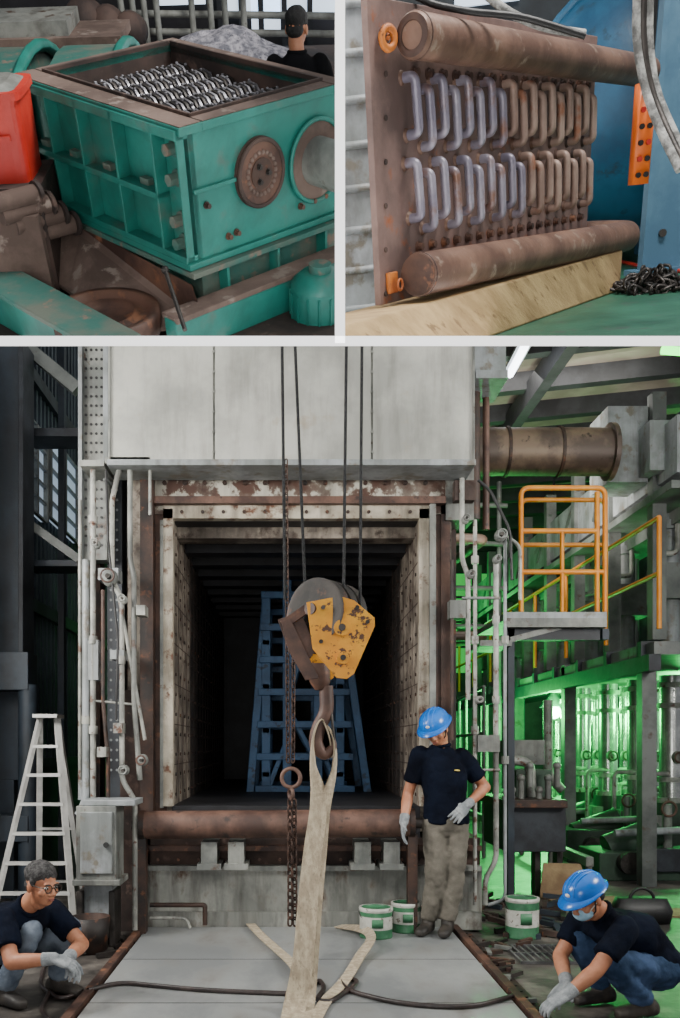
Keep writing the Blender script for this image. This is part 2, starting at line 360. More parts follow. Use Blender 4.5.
# room A
FA2=FA.rot(-float(xa[2]));M2=FA2.M
b=B(M2);D=3.2
b.box((-5,-2.5,-.68*u),(6,5.,-.62*u),dustd);b.finish('floor_workshop',clip='L')
b=B(M2);b.box((-5,D+1.6,-1),(6,D+1.7,4),mat('workshop_wall','#141418','#28282f',1));b.finish('wall_workshop_back',clip='L')
b=B(M2)
yy=D+1.58
for x0,x1,y0,y1 in((222,335,-5,18),(160,205,-5,5),(252,280,0,30)):
    a=FA2.pix(x0,y1,1,yy);c=FA2.pix(x1,y0,1,yy);b.box((a.x,yy-.02,a.z),(c.x,yy,c.z+.2),winem)
for px in(222,243,262,285,310):
    a=FA2.pix(px,40,1,yy-.03);b.box((a.x-.02,yy-.06,a.z-.3),(a.x+.02,yy-.02,a.z+1),dgrey)
b.finish('window_1',clip='L')
b=B(M2)
for px in(128,139,150,162,196,214,228,246):
    a=FA2.pix(px,60,1,D+.6);b.cyl((a.x,a.y,-.6),(a.x,a.y,a.z+1.2),.02,gpaint,8)
for py in(12,30):
    a=FA2.pix(0,py,1,D+.7);c=FA2.pix(335,py+4,1,D+.7);b.cyl(a,c,.02,gpaint,8)
b.finish('scaffold_pipes',clip='L')
b=B(M2)
def mound(b,c,rx,ry,h,m,n=22,amp=.25):
    vs=[];fs=[]
    for i in range(n+1):
        for j in range(n+1):
            x=-1+2*i/n;y=-1+2*j/n;r=min(1,math.hypot(x,y));z=(math.cos(r*math.pi)*.5+.5)*h
            z+=noise.noise(V((x*4,y*4,c[0])))*h*amp*(1-r)+noise.noise(V((x*13,y*13,c[0])))*h*amp*.5*(1-r)
            vs.append((c[0]+x*rx,c[1]+y*ry,c[2]+z))
    for i in range(n):
        for j in range(n):a=i*(n+1)+j;fs.append((a,a+n+1,a+n+2,a+1))
    b.add(vs,fs,m)
flk=mat('plastic_flakes','#6f6f78','#b8b4bc',20,rough=.8,bump=1,bs=30,c3='#3c3c44')
c=FA2.pix(225,66,1,D+.4);mound(b,(c.x,c.y,c.z-.02),.75,.5,.22,flk)
b.box((c.x-1.4,c.y-.35,-.62*u),(c.x+1.4,c.y+.5,c.z-.0),dustd)
b.finish('flake_pile',clip='L')
b=B(M2)
for px,py,r in((85,22,.12),(108,26,.1),(130,30,.09)):
    c=FA2.pix(px,py,1,D+.3);b.lathe([(0,-.2),(r,-.2),(r*1.1,0),(r*.9,.12),(0,.14)],c,(0,-1,.2),dustd,20);b.cyl((c.x,c.y,c.z),(c.x,c.y,-.6),.04,gpaint)
a=FA2.pix(-10,45,1,D-.4);c=FA2.pix(62,-5,1,D-.4);b.box((a.x,D-.4,-.6),(c.x,D,a.z+.1),gpaint);b.box((a.x,D-.45,a.z-.02),(c.x+.3,D,a.z+.03),dust)
b.finish('background_mill',clip='L')
c=FA2.pix(30,78,1,1.9)
bb=B(M2)
for i in range(2):
    x=c.x-.3+.45*i
    prof=[(x,1.9+.9*math.cos(a),c.z-.35+.45*math.sin(a)) for a in [math.pi*k/14 for k in range(15)]]
    bb.prism(prof,(.3,0,0),teald)
    bb.tube([(x+.32,y,z+.005) for x_,y,z in prof],.03,teal,6)
bb.box((c.x-1.5,1.0,-.6),(c.x+.6,2.6,c.z-.35),teald)
bb.finish('teal_shredder',clip='L',bevel=.005)
b=B(M2);yc=.35;c0=FA2.pix(36,184,1,yc);c1=FA2.pix(33,94,1,yc);h=c1.z-c0.z
cx_=c0.x-.22
b.loft([((cx_,yc+.14,c0.z),(1,0,0),(0,1,0),.2,.13),((cx_,yc+.14,c1.z),(1,0,0),(0,1,0),.215,.14)],redm,24,p=9,smooth=False)
b.loft([((cx_,yc+.14,c1.z-.02),(1,0,0),(0,1,0),.225,.15),((cx_,yc+.14,c1.z+.005),(1,0,0),(0,1,0),.225,.15)],redm,24,p=9,smooth=False)
b.loft([((cx_,yc+.14,c1.z+.005),(1,0,0),(0,1,0),.2,.125),((cx_,yc+.14,c1.z+.02),(1,0,0),(0,1,0),.16,.1)],gpaint,24,p=9,smooth=False)
b.box((cx_+.02,yc-.01,c0.z+h*.5),(cx_+.16,yc+.02,c0.z+h*.56),redm)
b.box((cx_-.3,yc-.05,-.62*u),(c0.x+.02,yc+.3,c0.z),dustd)
b.finish('red_crate',clip='L')
b=B(M2)
for k in range(4):
    c=FA2.pix(14+k*13,205+k*10,1,.2+.03*k);b.cyl(c+V((-.1,0,0)),c+V((.06,.12,0)),.035,dust,16);b.disc(c+V((.06,.12,0)),(1,1,0),.045,.015,dustd,16)
a=FA2.pix(5,200,1,.35);b.box((a.x-.25,.25,-.6),(a.x+.14,.6,a.z-.03),dust);b.finish('belt_drive',clip='L')
# ================================================================= PANEL B : tube bank
M=FB.M;b=B(M);k=Ph
x0=FB.pix(374,150,1,0).x
b.box((x0,0,-.03*k),(Pw*1.03,.03*k,Ph*1.0),plateR)
rows=[(78,148),(164,232)]
NT=18
def zz(py): return FB.pix(400,py,1,0).z
for ri,(p0,p1) in enumerate(rows):
    zt,zb=zz(p0),zz(p1);H=zt-zb
    for i in range(NT):
        fx=(i+.35)/NT
        x=Pw*(.0+fx*.99)
        hi=(i%2==0)
        za=zt if hi else zt-.16*H;zc=zb+.18*H if hi else zb
        r=.0145*k;o=.06*k
        m=tubeb if i<8+ri*2 else tuber
        sx=.012*k
        pts=round_path([(x-sx,.0,za),(x-sx,-o,za),(x,-o,(za+zc)/2),(x+sx,-o,zc),(x+sx,0,zc)],.055*k,6)
        b.tube(pts,r*1.3,m,12)
        for q in((x-sx,za),(x+sx,zc)): b.lathe([(r*1.9,0),(r*1.7,-.008*k),(r*1.2,-.012*k)],(q[0],0,q[1]),(0,1,0),rust if m is tuber else pipeR,12)
for py in(72,250):
    z=zz(py)
    for i in range(17): bolt(b,(Pw*(.03+.96*(i+.5)/17),-.001,z),(0,-1,0),.016*k,.025*k,rust)
for i in range(7): 
    p=FB.pix(385,30+i*44,1,0);b.disc((p.x,-.001,p.z),(0,-1,0),.01*k,.006*k,dustd,12)
def axis_pt(px,py,y): return FB.pix(px,py,1,y)
yo=-.1*k
pa=axis_pt(412,35,yo);pb=axis_pt(648,72,yo)
rt=abs(FB.pix(412,8,1,yo).z-pa.z)*.93
d=(pb-pa).normalized();b.tube([pa,pa+d*.01,pb-d*.01,pb],[rt*.92,rt,rt,rt*.9],pipeR,28)
b.torus(pa+d*.02,d,rt,.004*k,rust);b.lathe([(rt*.9,-.002),(rt*.6,-.006),(rt*.55,.01),(0,.01)],pa,d,rust,28)
b.lathe([(rt*.9,0),(rt*.55,.02*k),(0,.03*k)],pb,d,dsteel,28)
pa=axis_pt(418,275,yo);pb=axis_pt(628,236,yo);d=(pb-pa).normalized()
rt2=abs(FB.pix(418,298,1,yo).z-pa.z)*.95
path=round_path([pa,pb+d*.05*k,pb+d*.05*k+V((.0,.26*k,0.02*k)),pb+V((-.3*k,.36*k,.02*k))],.14*k,6)
b.tube(path,rt2,pipeR,28);b.disc(pa,-d,rt2*.96,.006*k,rust,28);b.torus(pa+d*.015*k,d,rt2,.004*k,rust)
c=FB.pix(388,38,1,-.03*k);b.torus(c,(0.3,1,0),.032*k,.014*k,orr);b.tube([c,c+V((.06*k,.03*k,.02*k))],.008*k,orr,8)
c=FB.pix(394,285,1,-.01*k);b.box((c.x-.05*k,-.02*k,c.z-.03*k),(c.x+.02*k,0,c.z+.05*k),orr);b.torus(c+V((.0,-.03*k,0)),(0,1,0),.02*k,.006*k,orr)
b.box((x0+.5*k,.03*k,.02*k),(Pw*.98,.14*k,Ph*.93),plateR)
b.finish('tube_bank_heat_exchanger',clip='R',bevel=.003)
b=B(M)
zt2=FB.pix(500,283,1,-.15*k).z;zb2=FB.pix(500,333,1,-.15*k).z
b.box((x0-.9*k,-.16*k,zb2),(Pw*1.12,.12*k,zt2),wood)
b.finish('timber_skid',clip='R',bevel=.008)
zfl=zb2
FB2=FB.rot(-float(xb[2]));M2=FB2.M
b=B(M2);b.box((-5,-2.5,zfl-.05),(6,5.6,zfl),gfloor);b.finish('floor_factory',clip='R')
b=B(M2);b.box((-5,5.4,zfl),(7,5.5,5),mat('factory_wall','#23282c','#3a4248',1));b.finish('wall_factory_back',clip='R')
b=B(M2)
for x0_,x1_,y0_,y1_ in((350,372,10,34),(455,520,-6,8)):
    a=FB2.pix(x0_,y1_,1,5.35);c=FB2.pix(x1_,y0_,1,5.35);b.box((a.x,5.33,a.z),(c.x,5.38,c.z+.2),winem)
b.finish('window_2',clip='R')
ys_=2.1
b=B(M2);yt=2.85;c=FB2.pix(634,105,1,yt);R=abs(FB2.pix(634,-35,1,yt).z-c.z)
b.lathe([(0,-.28),(R*.5,-.24),(R*.85,-.1),(R,.05),(R,1.8),(0,1.8)],c,(.35,1,0),tankb,40)
b.torus(c+V((.02,.06,0)),(.35,1,0),R*1.01,.03,tankb,40)
for s_ in(-.5,.5): b.box((c.x+s_-.1,c.y+.3,zfl),(c.x+s_+.1,c.y+1,c.z-R*.6),tankb)
b.finish('blue_pressure_tank',clip='R')
b=B(M2);a=FB2.pix(652,150,1,ys_);a2=FB2.pix(684,150,1,ys_)
b.box((a.x,ys_,zfl),(a.x+.03,ys_+.08,a.z+2.),colb);b.box((a.x+.03,ys_+.02,zfl),(a2.x+.1,ys_+.05,a.z+2.),colb);b.box((a.x-.06,ys_-.05,zfl),(a2.x+.1,ys_+.12,zfl+.03),colb)
b.disc((a.x+.1,ys_+.02,zfl+.2),(0,-1,0),.02,.02,dsteel,10)
b.finish('steel_stanchion',clip='R')
b=B(M2);a=FB2.pix(642,135,1,.4)
w=.032;hh=.155
b.loft([(a+V((0,0,-hh)),(1,0,0),(0,1,0),w,.03),(a+V((0,0,hh)),(1,0,0),(0,1,0),w*1.05,.03)],orange,16,p=6)
for i in range(6):
    for j in(-1,1): b.disc(a+V((j*.014,-.03,-hh+.03+i*.05)),(0,-1,0),.009,.012,black if (i+j)%3 else redm,12)
b.tube([a+V((0,0,hh)),a+V((.01,0,hh+.1)),a+V((0,.02,hh+1))],.011,black,8)
b.finish('crane_pendant_control',clip='R')
b=B(M2)
for j in range(3):
    pts=[FB2.pix(638+j*6,-20,1,.3),FB2.pix(636+j*6,40,1,.3),FB2.pix(645+j*5,90,1,.28),FB2.pix(660+j*6,130,1,.2),FB2.pix(680+j*6,170,1,.1)];b.tube(round_path(pts,.08),.015,rope if j!=1 else dsteel,10)
pts=[FB2.pix(px,py,1,.1) for px,py in((405,-10),(430,4),(470,12),(520,16),(560,28),(585,36))];b.tube(round_path(pts,.05),.010,black,8)
pts=[FB2.pix(px,py,1,.2) for px,py in((480,-10),(510,14),(545,28),(585,34))];b.tube(round_path(pts,.05),.013,rope,8)
b.finish('lifting_rope',clip='R')
b=B(M2);c=FB2.pix(653,290,2,zfl)
for i in range(100):
    r=.17*random.random()**.6;a=random.random()*6.28;q=c+V((math.cos(a)*r*1.2,math.sin(a)*r*1.3,.012+.1*(1-r/.18)*random.random()))
    b.link(q,(random.uniform(-1,1),random.uniform(-1,1),random.uniform(-.3,.3)),(0,0,1) if i%2 else (1,1,.1),.065,.018,.0075,dsteel)
b.finish('chain_pile',clip='R')
b=B(M2);c=FB2.pix(352,130,1,1.3);r_=.2
b.cyl((c.x,c.y,zfl),(c.x,c.y,c.z+1.2),r_,duct,28)
for i in range(14): b.torus((c.x,c.y,zfl+.08+i*.16),(0,0,1),r_+.005,.016,duct)
b.finish('corrugated_duct_hose',clip='R')
b=B(M2)
for px,w_,h_ in((440,.5,1.5),(520,.7,1.7),(560,.4,1.4)):
    a=FB2.pix(px,40,1,4.8);b.box((a.x-w_/2,4.8,zfl),(a.x+w_/2,5.2,a.z),bluesteel);b.box((a.x-w_/2-.05,4.75,a.z-.3),(a.x+w_/2+.05,4.8,a.z-.25),gpaint)
b.finish('background_press',clip='R',bevel=.01)
b=B(M2);pts=[FB2.pix(px,py,2,zfl+.01) for px,py in((600,256),(640,266),(690,272))];b.tube(round_path(pts,.1),.01,redm,8);b.finish('red_air_hose',clip='R')
# ================================================================= MAIN HALL
DF=7.05
b=B();b.box((-12,-6,-.1),(14,30,0),floorm);b.finish('floor')
b=B()
S=DF/900
def fx(px): return (px-CX)*S
def fz(py): return CH-(py-CY)*S
xl,xr,zt,zb=fx(172),fx(420),fz(518),fz(806);yb=12.6
ym=8.3
for y0,y1,mm in((DF+.02,ym,refr),(ym,yb,mat('shaded_sooty_wall','#26221f','#3f3934',3,c3='#1a1715'))):  # deep half darker: interior shade put into the wall colour, along with soot
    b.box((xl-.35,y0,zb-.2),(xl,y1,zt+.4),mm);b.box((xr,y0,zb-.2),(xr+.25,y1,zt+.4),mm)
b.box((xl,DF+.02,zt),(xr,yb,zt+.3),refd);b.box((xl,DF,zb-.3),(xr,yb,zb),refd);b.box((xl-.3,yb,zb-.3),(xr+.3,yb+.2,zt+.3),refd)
nz=7;ny=9
for side,x in((1,xl),(-1,xr)):
    for j in range(1,nz): z=zb+(zt-zb)*j/nz;b.box((x-.003,DF+.05,z-.004),(x+.003,yb,z+.004),dustd)
    for i in range(0,ny*2):
        y=DF+.1+(yb-DF-.2)*i/(ny*2);b.box((x-.003,y-.004,zb),(x+.003,y+.004,zt),dustd)
        for j in range(nz*2):
            z=zb+(zt-zb)*(j+.5)/(nz*2);b.disc((x,y+.12,z),(side,0,0),.014,.008,rustd,8)
for i in range(9):
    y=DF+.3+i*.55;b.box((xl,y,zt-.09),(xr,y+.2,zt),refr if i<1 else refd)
lw=.065
for q in((xl-lw,zb,xl+.01,zt+lw),(xr-.01,zb,xr+lw,zt+lw),(xl-lw,zt-.01,xr+lw,zt+lw*1.4)):
    b.box((q[0],DF-.03,q[1]),(q[2],DF+.06,q[3]),lipm)
for i in range(12):
    x=xl+(xr-xl)*(i+.5)/12;b.disc((x,DF-.03,zt+lw*.6),(0,-1,0),.014,.012,rustd,8)
b.px(152,512,167,812,DF,DF+.3,rust);b.px(426,512,441,812,DF,DF+.3,rustr)
b.px(140,466,153,812,DF-.12,DF+.2,rustd);b.px(160,520,163,808,DF-.05,DF,gpaint)
b.px(430,500,436,808,DF-.08,DF,gpaint)
b.px(150,464,446,514,DF-.02,DF+.4,peel);b.px(150,496,446,503,DF-.1,DF,rustr);b.px(152,462,446,468,DF-.12,DF,dustd)
for i in range(14): b.disc((fx(165+i*20),DF-.02,fz(484)),(0,-1,0),.018,.02,rustd,8)
b.box((fx(108),DF+.3,fz(470)),(fx(470),yb,fz(335)),gpaint)
b.box((fx(118),DF+.25,0),(fx(152),yb,fz(430)),rustd);b.box((fx(441),DF+.25,0),(fx(462),yb,fz(430)),rustd)
b.px(146,866,482,928,DF-.05,DF+.6,basem);b.px(150,838,480,868,DF-.02,DF+.4,dustd)
b.px(146,846,482,851,DF-.1,DF,rust);b.px(146,866,482,871,DF-.1,DF,gpaint)
b.px(146,912,482,930,DF-.09,DF,basem)
for cx in(205,232,359,388):
    b.px(cx-4,842,cx+12,868,DF-.3,DF,gpaint);b.px(cx-8,864,cx+16,870,DF-.32,DF,gpaint)
for i in range(16): b.disc((fx(160+i*20),DF-.1,fz(858)),(0,-1,0),.012,.012,rust,8)
b.tube(round_path([W(150,905,DF-.15),W(200,905,DF-.15),W(205,905,DF-.15),W(205,925,DF-.15)],.05),.018,rustd,8)
b.tube(round_path([W(150,918,DF-.15),W(186,918,DF-.15),W(190,928,DF-.15)],.05),.014,wpipe,8)
b.finish('heat_treatment_furnace',bevel=.003)
b=B()
for a,c in((109,213),(215,371),(373,474)): b.px(a,338,c,461,6.6,6.72,doorm)
b.px(109,338,474,459,6.62,6.9,gpaint);b.px(107,459,476,465,6.57,6.95,duct)
for cx in(213.5,372):
    for i in range(6): b.disc(W(cx,352+i*20,6.6),(0,-1,0),.008,.01,gpaint,8)
for cx in(109,474): b.px(cx-1,338,cx+1,462,6.58,6.7,gpaint)
b.finish('furnace_lift_door',bevel=.004)
b=B();p=W(140,825,6.75);q=W(414,823,6.75);b.cyl(p,q,.105,rustr,28)
for t in(.01,.99): c=p.lerp(q,t);b.cyl(c-V((.02,0,0)),c+V((.02,0,0)),.112,rustd,28)
b.cyl(p-V((.06,0,0)),q+V((.1,0,0)),.04,dsteel)
b.box((p.x-.02,6.7,0),(p.x+.05,6.8,p.z-.08),rustd);b.box((q.x-.05,6.7,0),(q.x+.02,6.8,q.z-.08),rustd)
b.finish('threshold_roller')
b=B();d=9.2
xA,xB=W(250,0,d).x,W(368,0,d).x;z0=W(0,794,d).z;z1=W(0,590,d).z
b.box((W(205,0,d).x,d-.3,z0-.1),(W(390,0,d).x,d+2.5,z0),dsteel)
xs_=[W(p_,0,d).x for p_ in(266,287,318,340)]
for yk in(d,d+1.2):
    for x in xs_: b.box((x-.045,yk,z0),(x+.045,yk+.1,z1+(.15 if x in xs_[1:3] else -.05)),bluerack)
    b.beam((xA,yk+.05,z0),(xs_[0],yk+.05,z1-.05),.08,.08,bluerack);b.beam((xB,yk+.05,z0),(xs_[3],yk+.05,z1-.05),.08,.08,bluerack)
    for i in range(7):
        z=z0+.05+i*(z1-z0-.1)/6;b.box((xs_[0]-.05-.06*(6-i)/6,yk-.02,z-.035),(xs_[3]+.05+.1*(6-i)/6,yk+.06,z+.035),bluerack)
    b.beam((xs_[0],yk+.04,z0),(xs_[1],yk+.04,z0+.55),.05,.05,bluerack);b.beam((xs_[3],yk+.04,z0),(xs_[2],yk+.04,z0+.55),.05,.05,bluerack)
    b.beam((xs_[1],yk+.04,z0+.9),(xs_[2],yk+.04,z1),.05,.05,bluerack);b.beam((xs_[2],yk+.04,z0+.3),(xs_[1],yk+.04,z0+.9),.05,.05,bluerack)
for x in(xs_[0],xs_[3]):
    for i in range(4): z=z0+.2+i*.45;b.box((x-.04,d,z-.03),(x+.04,d+1.2,z+.03),bluerack)
b.box((xs_[1]-.08,d-.05,z1+.12),(xs_[2]+.08,d+.15,z1+.2),bluerack)
b.finish('blue_work_rack',bevel=.006)
# ---- left perforated column
b=B();b.px(80,338,107,560,6.95,7.1,gpaint);b.px(78,338,82,800,6.9,7.15,duct);b.px(103,338,108,480,6.9,7.15,duct)
for i in range(22):
    for j in range(4): b.disc(W(86+j*5.2,350+i*9.3,6.95),(0,-1,0),.011,.004,black,8)
b.px(107,465,122,800,7.1,7.3,dgrey);b.px(82,560,100,930,7.1,7.3,rustd);b.px(120,690,140,935,7.0,7.3,dustd)
for i in range(30):
    for j in range(2): b.disc(W(111+j*6,480+i*10,7.1),(0,-1,0),.011,.004,duct,6)
b.finish('perforated_column',bevel=.003)
b=B()
def P(*pts,r=.02,m=wpipe,d=6.7,rd=.06): b.tube(round_path([W(p[0],p[1],p[2] if len(p)>2 else d) for p in pts],rd),r,m,10)
P((93,470),(93,800),r=.022);P((121,462),(112,500),(112,580),(122,600),(122,780),(135,800),(135,930),r=.02)
P((130,462),(130,560),(134,575),(134,700),(140,780),r=.02,m=gpaint);P((86,560),(86,800),(78,815),r=.028,m=duct);P((103,590),(103,700),(108,760),(108,800),r=.016,m=rustd)
P((150,462),(150,515),r=.012,m=wpipe);P((118,590),(145,740),r=.014,m=wpipe);P((84,700),(140,705),r=.010,m=gpaint)
P((80,500),(80,780),r=.014,m=wpipe);P((106,470),(108,540),(118,640),(116,720),r=.009,m=black,d=6.6)
for i,(x,y,r_) in enumerate(((110,578,.06),(97,545,.03),(124,600,.03),(143,760,.04),(125,770,.035))):
    c=W(x,y,6.62);b.ell(c,(r_,r_*.8,r_*1.1),gpaint);b.cyl(c,c+V((0,-.1,0)),r_*.3,dsteel);b.torus(c+V((0,-.1,0)),(0,1,0),r_*.8,.007,rustr if i%3==0 else gpaint)
for x,y in((93,520),(93,640),(121,660),(86,720),(93,730)):
    c=W(x,y,6.7);b.cyl(c-V((0,0,.03)),c+V((0,0,.03)),.034,wpipe,8)
for x,y,w_,h_ in((98,568,20,12),(84,640,14,40),(110,650,14,9)): b.px(x,y,x+w_,y+h_,6.68,6.85,duct)
b.px(80,460,104,466,6.6,7.,gpaint);b.px(105,457,150,463,6.6,6.9,wpipe)
for x,y in((117,728),(140,610),(101,752)): b.px(x-4,y-5,x+5,y+5,6.6,6.75,wpipe)
b.finish('gas_pipework',bevel=0)
b=B();b.px(76,806,116,880,6.4,6.7,gpaint);b.px(80,812,112,874,6.38,6.41,duct);b.px(84,882,112,938,6.5,6.7,duct);b.px(72,880,120,886,6.38,6.72,gpaint)
b.px(82,800,135,806,6.4,6.75,duct);b.cyl(W(106,845,6.38),W(106,845,6.33),.02,black)
b.box((W(78,0,6.5).x,6.45,0),(W(84,0,6.5).x,6.7,.4),dsteel);b.box((W(110,0,6.5).x,6.45,0),(W(116,0,6.5).x,6.7,.4),dsteel)
b.finish('control_cabinet',bevel=.006)
b=B()
b.px(446,462,474,520,DF-.05,DF+.3,gpaint);b.px(441,500,450,930,DF-.02,DF+.2,rustr)
P((462,470),(462,560),(468,575),(468,700),r=.02,d=6.9);P((475,520),(475,905),r=.016,d=6.9);P((496,560),(496,860),(485,880),(485,905),r=.022,d=6.9)
P((505,536),(505,900),(488,905),r=.014,d=6.9,m=duct);P((452,560),(452,740),r=.014,m=rustd,d=6.9);P((474,386),(474,520),r=.05,d=7.2,m=rustd);P((486,386),(486,530),r=.028,d=7.3,m=rustr)
P((462,598),(500,598),r=.011,d=6.88,m=duct);P((466,770),(500,770),r=.011,d=6.88)
P((505,536),(520,545),(520,600),r=.014,d=6.9,m=wpipe);P((478,480),(490,490),(510,530),(512,580),r=.012,d=6.85,m=black)
for i,(x,y,r_) in enumerate(((500,536,.045),(470,575,.03),(478,700,.028),(496,560,.03),(465,520,.03))):
    c=W(x,y,6.85);b.ell(c,(r_,r_,r_*1.1),gpaint);b.cyl(c,c+V((0,-.08,0)),r_*.35,dsteel);b.torus(c+V((0,-.08,0)),(0,1,0),r_*.75,.007,gpaint)
for x,y in((475,560),(475,640),(475,730),(496,620),(496,700),(505,640),(505,760)):
    c=W(x,y,6.9);b.cyl(c-V((0,0,.03)),c+V((0,0,.03)),.03,wpipe,8)
b.px(455,480,475,500,6.9,7.0,dustd);b.px(450,600,466,618,6.88,7.0,gpaint);b.px(478,735,500,752,6.86,7.,gpaint)
b.px(476,370,508,378,6.9,7.4,duct);b.px(474,338,506,374,7.0,7.5,duct)
b.finish('burner_pipework')
# ---- left hall wall
b=B();xw=-2.85
b.box((xw-.1,7,0),(xw,22,7.5),dgrey)
for i in range(60):
    y=9.05+i*.16;b.box((xw,y,1.2),(xw+.03,y+.06,7.3),greyc)
for z in(2.9,4.1,5.4): b.box((xw,7.5,z),(xw+.08,22,z+.14),dgrey)
b.box((xw,7.5,1.2),(xw+.1,22,1.3),bluesteel)
b.finish('wall_left')
b=B()
for y0,y1,z0,z1 in((9.3,10.1,3.95,4.9),(10.25,11.6,4.05,5.0)):
    b.box((xw+.05,y0,z0),(xw+.09,y1,z1),windim);n=5
    for i in range(n+1): z=z0+(z1-z0)*i/n;b.box((xw+.09,y0,z-.012),(xw+.13,y1,z+.012),duct)
    for y in(y0,y1,(y0+y1)/2): b.box((xw+.09,y-.03,z0),(xw+.14,y+.03,z1),gpaint)
b.finish('window_3')
b=B();b.box((-12,22,0),(14,22.2,9),mat('hall_wall','#1c2422','#38443e',1));b.finish('wall_back')
dc=8.5
b=B();b.px(-8,338,20,780,dc,dc+.3,bluesteel);b.px(-8,780,14,1000,dc,dc+.3,bluesteel)
b.px(18,338,23,690,dc-.02,dc+.35,dgrey);b.px(-10,652,28,690,dc-.3,dc,bluesteel);b.px(-10,816,28,842,dc-.3,dc,bluesteel)
p=W(28,685,dc-.2);b.cyl(p,(p.x,p.y,0),.09,bluesteel,20);b.cyl((p.x,p.y,0),(p.x,p.y,.04),.15,bluesteel)
b.finish('steel_column',bevel=.006)
b=B()
b.beam(W(78,390,8.9),W(25,346,8.9),.12,.12,ductd);b.beam(W(24,520,8.9),W(80,560,8.9),.10,.08,ductd);b.px(24,428,80,436,9.,9.4,dgrey);b.px(24,560,80,566,9.,9.4,bluesteel);b.px(58,346,64,900,9.5,9.6,bluesteel)
b.finish('wall_bracing')
b=B();dl=7.6
def ll(px,py,dd=0): return W(px,py,dl+dd)
wl=mat('ladder_aluminium','#b9b9b6','#d0d0cc',5,rough=.4,metal=.2)
topL=ll(40,718);topR=ll(57,718);fl_=V((ll(3,0).x,dl-.3,0));fr_=V((ll(82,0).x,dl-.3,0));bl_=V((ll(24,0).x,dl+.45,0));br_=V((ll(74,0).x,dl+.45,0))
for t,f_ in((topL,fl_),(topR,fr_),(topL,bl_),(topR,br_)): b.beam(t,f_,.05,.03,wl)
for i in range(1,7):
    t=i/7;a=topL.lerp(fl_,t);c=topR.lerp(fr_,t);b.beam(a,c,.06,.025,wl)
    if i%2==0: b.beam(topL.lerp(bl_,t),topR.lerp(br_,t),.03,.02,wl)
b.box((topL.x-.03,dl-.12,topL.z),(topR.x+.03,dl+.12,topL.z+.03),wl)
b.finish('step_ladder')
b=B();z=.045
xL=fx(150)+.0;xR=fx(446)
b.box((xL,3.9,0),(xR,DF-.1,z),platem)
b.box((xL-.07,3.9,0),(xL-.02,DF-.1,z+.02),rust);b.box((xR+.02,3.9,0),(xR+.07,DF-.1,z+.02),rust)
for y in(4.9,5.9): b.box((xL,y,z),(xR,y+.006,z+.001),dsteel)
for i in range(24):
    y=4+i*.125
    b.disc((xR+.12,y,0),(0,0,1),.018,.02,rustd,8)
b.box((xR+.08,3.9,0),(xR+.16,DF-.1,.012),rustd)
b.finish('furnace_loading_plate')
# ---- hoist
b=B();dh=5.2
def H(px,py,y=0): return W(px,py,dh)+V((0,y,0))
ax=V((.55,.83,0)).normalized()
c=H(328,613)
shv=mat('sheave_steel','#1a1816','#35302c',5,rough=.6,metal=0,c3='#4a3024',spec=.3)
for o in(-.1,0,.1):
    cc=c+ax*o
    b.lathe([(.03,-.035),(.10,-.03),(.165,-.035),(.185,-.035),(.155,0),(.185,.035),(.165,.035),(.10,.03),(.03,.035)],cc,ax,shv,32)
b.cyl(c-ax*.2,c+ax*.2,.035,rust)
yo_=-.17
poly=[H(306,607,yo_),H(338,601,yo_),H(352,605,yo_),H(372,622,yo_),H(372,630,yo_),H(352,676,yo_),H(345,681,yo_),H(335,680,yo_),H(312,652,yo_)]
b.prism(poly,(0,.025,0),yel)
poly2=[p+V((-.1,.3,0)) for p in poly];b.prism(poly2,(0,.025,0),yel)
b.disc(H(340,632,yo_),(0,-1,0),.045,.03,yel,20);b.disc(H(340,632,yo_-.03),(0,-1,0),.02,.02,dsteel,12);b.disc(H(341,661,yo_),(0,-1,0),.035,.03,yel,20);b.disc(H(341,661,yo_-.03),(0,-1,0),.016,.02,dsteel,12)
for q in((322,612),(355,612),(365,626),(320,645)): b.disc(H(q[0],q[1],yo_),(0,-1,0),.012,.015,dsteel,8)
b.prism([H(278,622,-.1),H(300,614,-.1),H(316,650,-.1),H(310,660,-.1),H(290,655,-.1)],(0,.03,0),rustr)
b.prism([H(282,626,-.16),H(290,622,-.16),H(318,680,-.16),H(305,682,-.16),H(288,652,-.16)],(0,.03,0),rust)
b.torus(H(318,617,-.02),ax,.2,.018,rustr,30)
b.beam(H(283,628,-.12),H(306,612,-.12),.03,.05,rust)
b.loft([(H(318,664),(1,0,0),(0,1,0),.07,.07),(H(320,682),(1,0,0),(0,1,0),.06,.06),(H(321,690),(1,0,0),(0,1,0),.035,.035)],rust,16)
hk=round_path([H(326,686),H(327,712),H(318,728),H(315,745),H(325,757),H(334,746),H(333,738)],.06)
N_=len(hk);b.tube(hk,[.042 if i<N_*.5 else .042-.03*(i-N_*.5)/(N_*.5) for i in range(N_)],rustr,12)
b.tube([H(331,712,-.02),H(334,740,-.02)],.008,dsteel,6)
b.finish('crane_hook_block',bevel=.003)
b=B()
cab=mat('wire_rope','#17181a','#2c2d2f',60,metal=.4,rough=.5,bump=.6)
for (a0,b0,a1,b1,o) in((282,338,285,600,.0),(295,338,306,606,.05),(346,338,343,596,-.05),(362,338,360,604,0)):
    p=W(a0,b0,dh);p.y=dh+o;q=W(a1,b1,dh);q.y=dh+o;b.tube([p,q],.009,cab,8)
b.finish('hoist_wire_rope')
b=B();b.chain([W(286,460,5.9),W(288,762,5.9)],.05,.013,.0045,chainm);b.chain([W(294,600,5.88),W(293,762,5.88)],.05,.013,.0045,chainm)
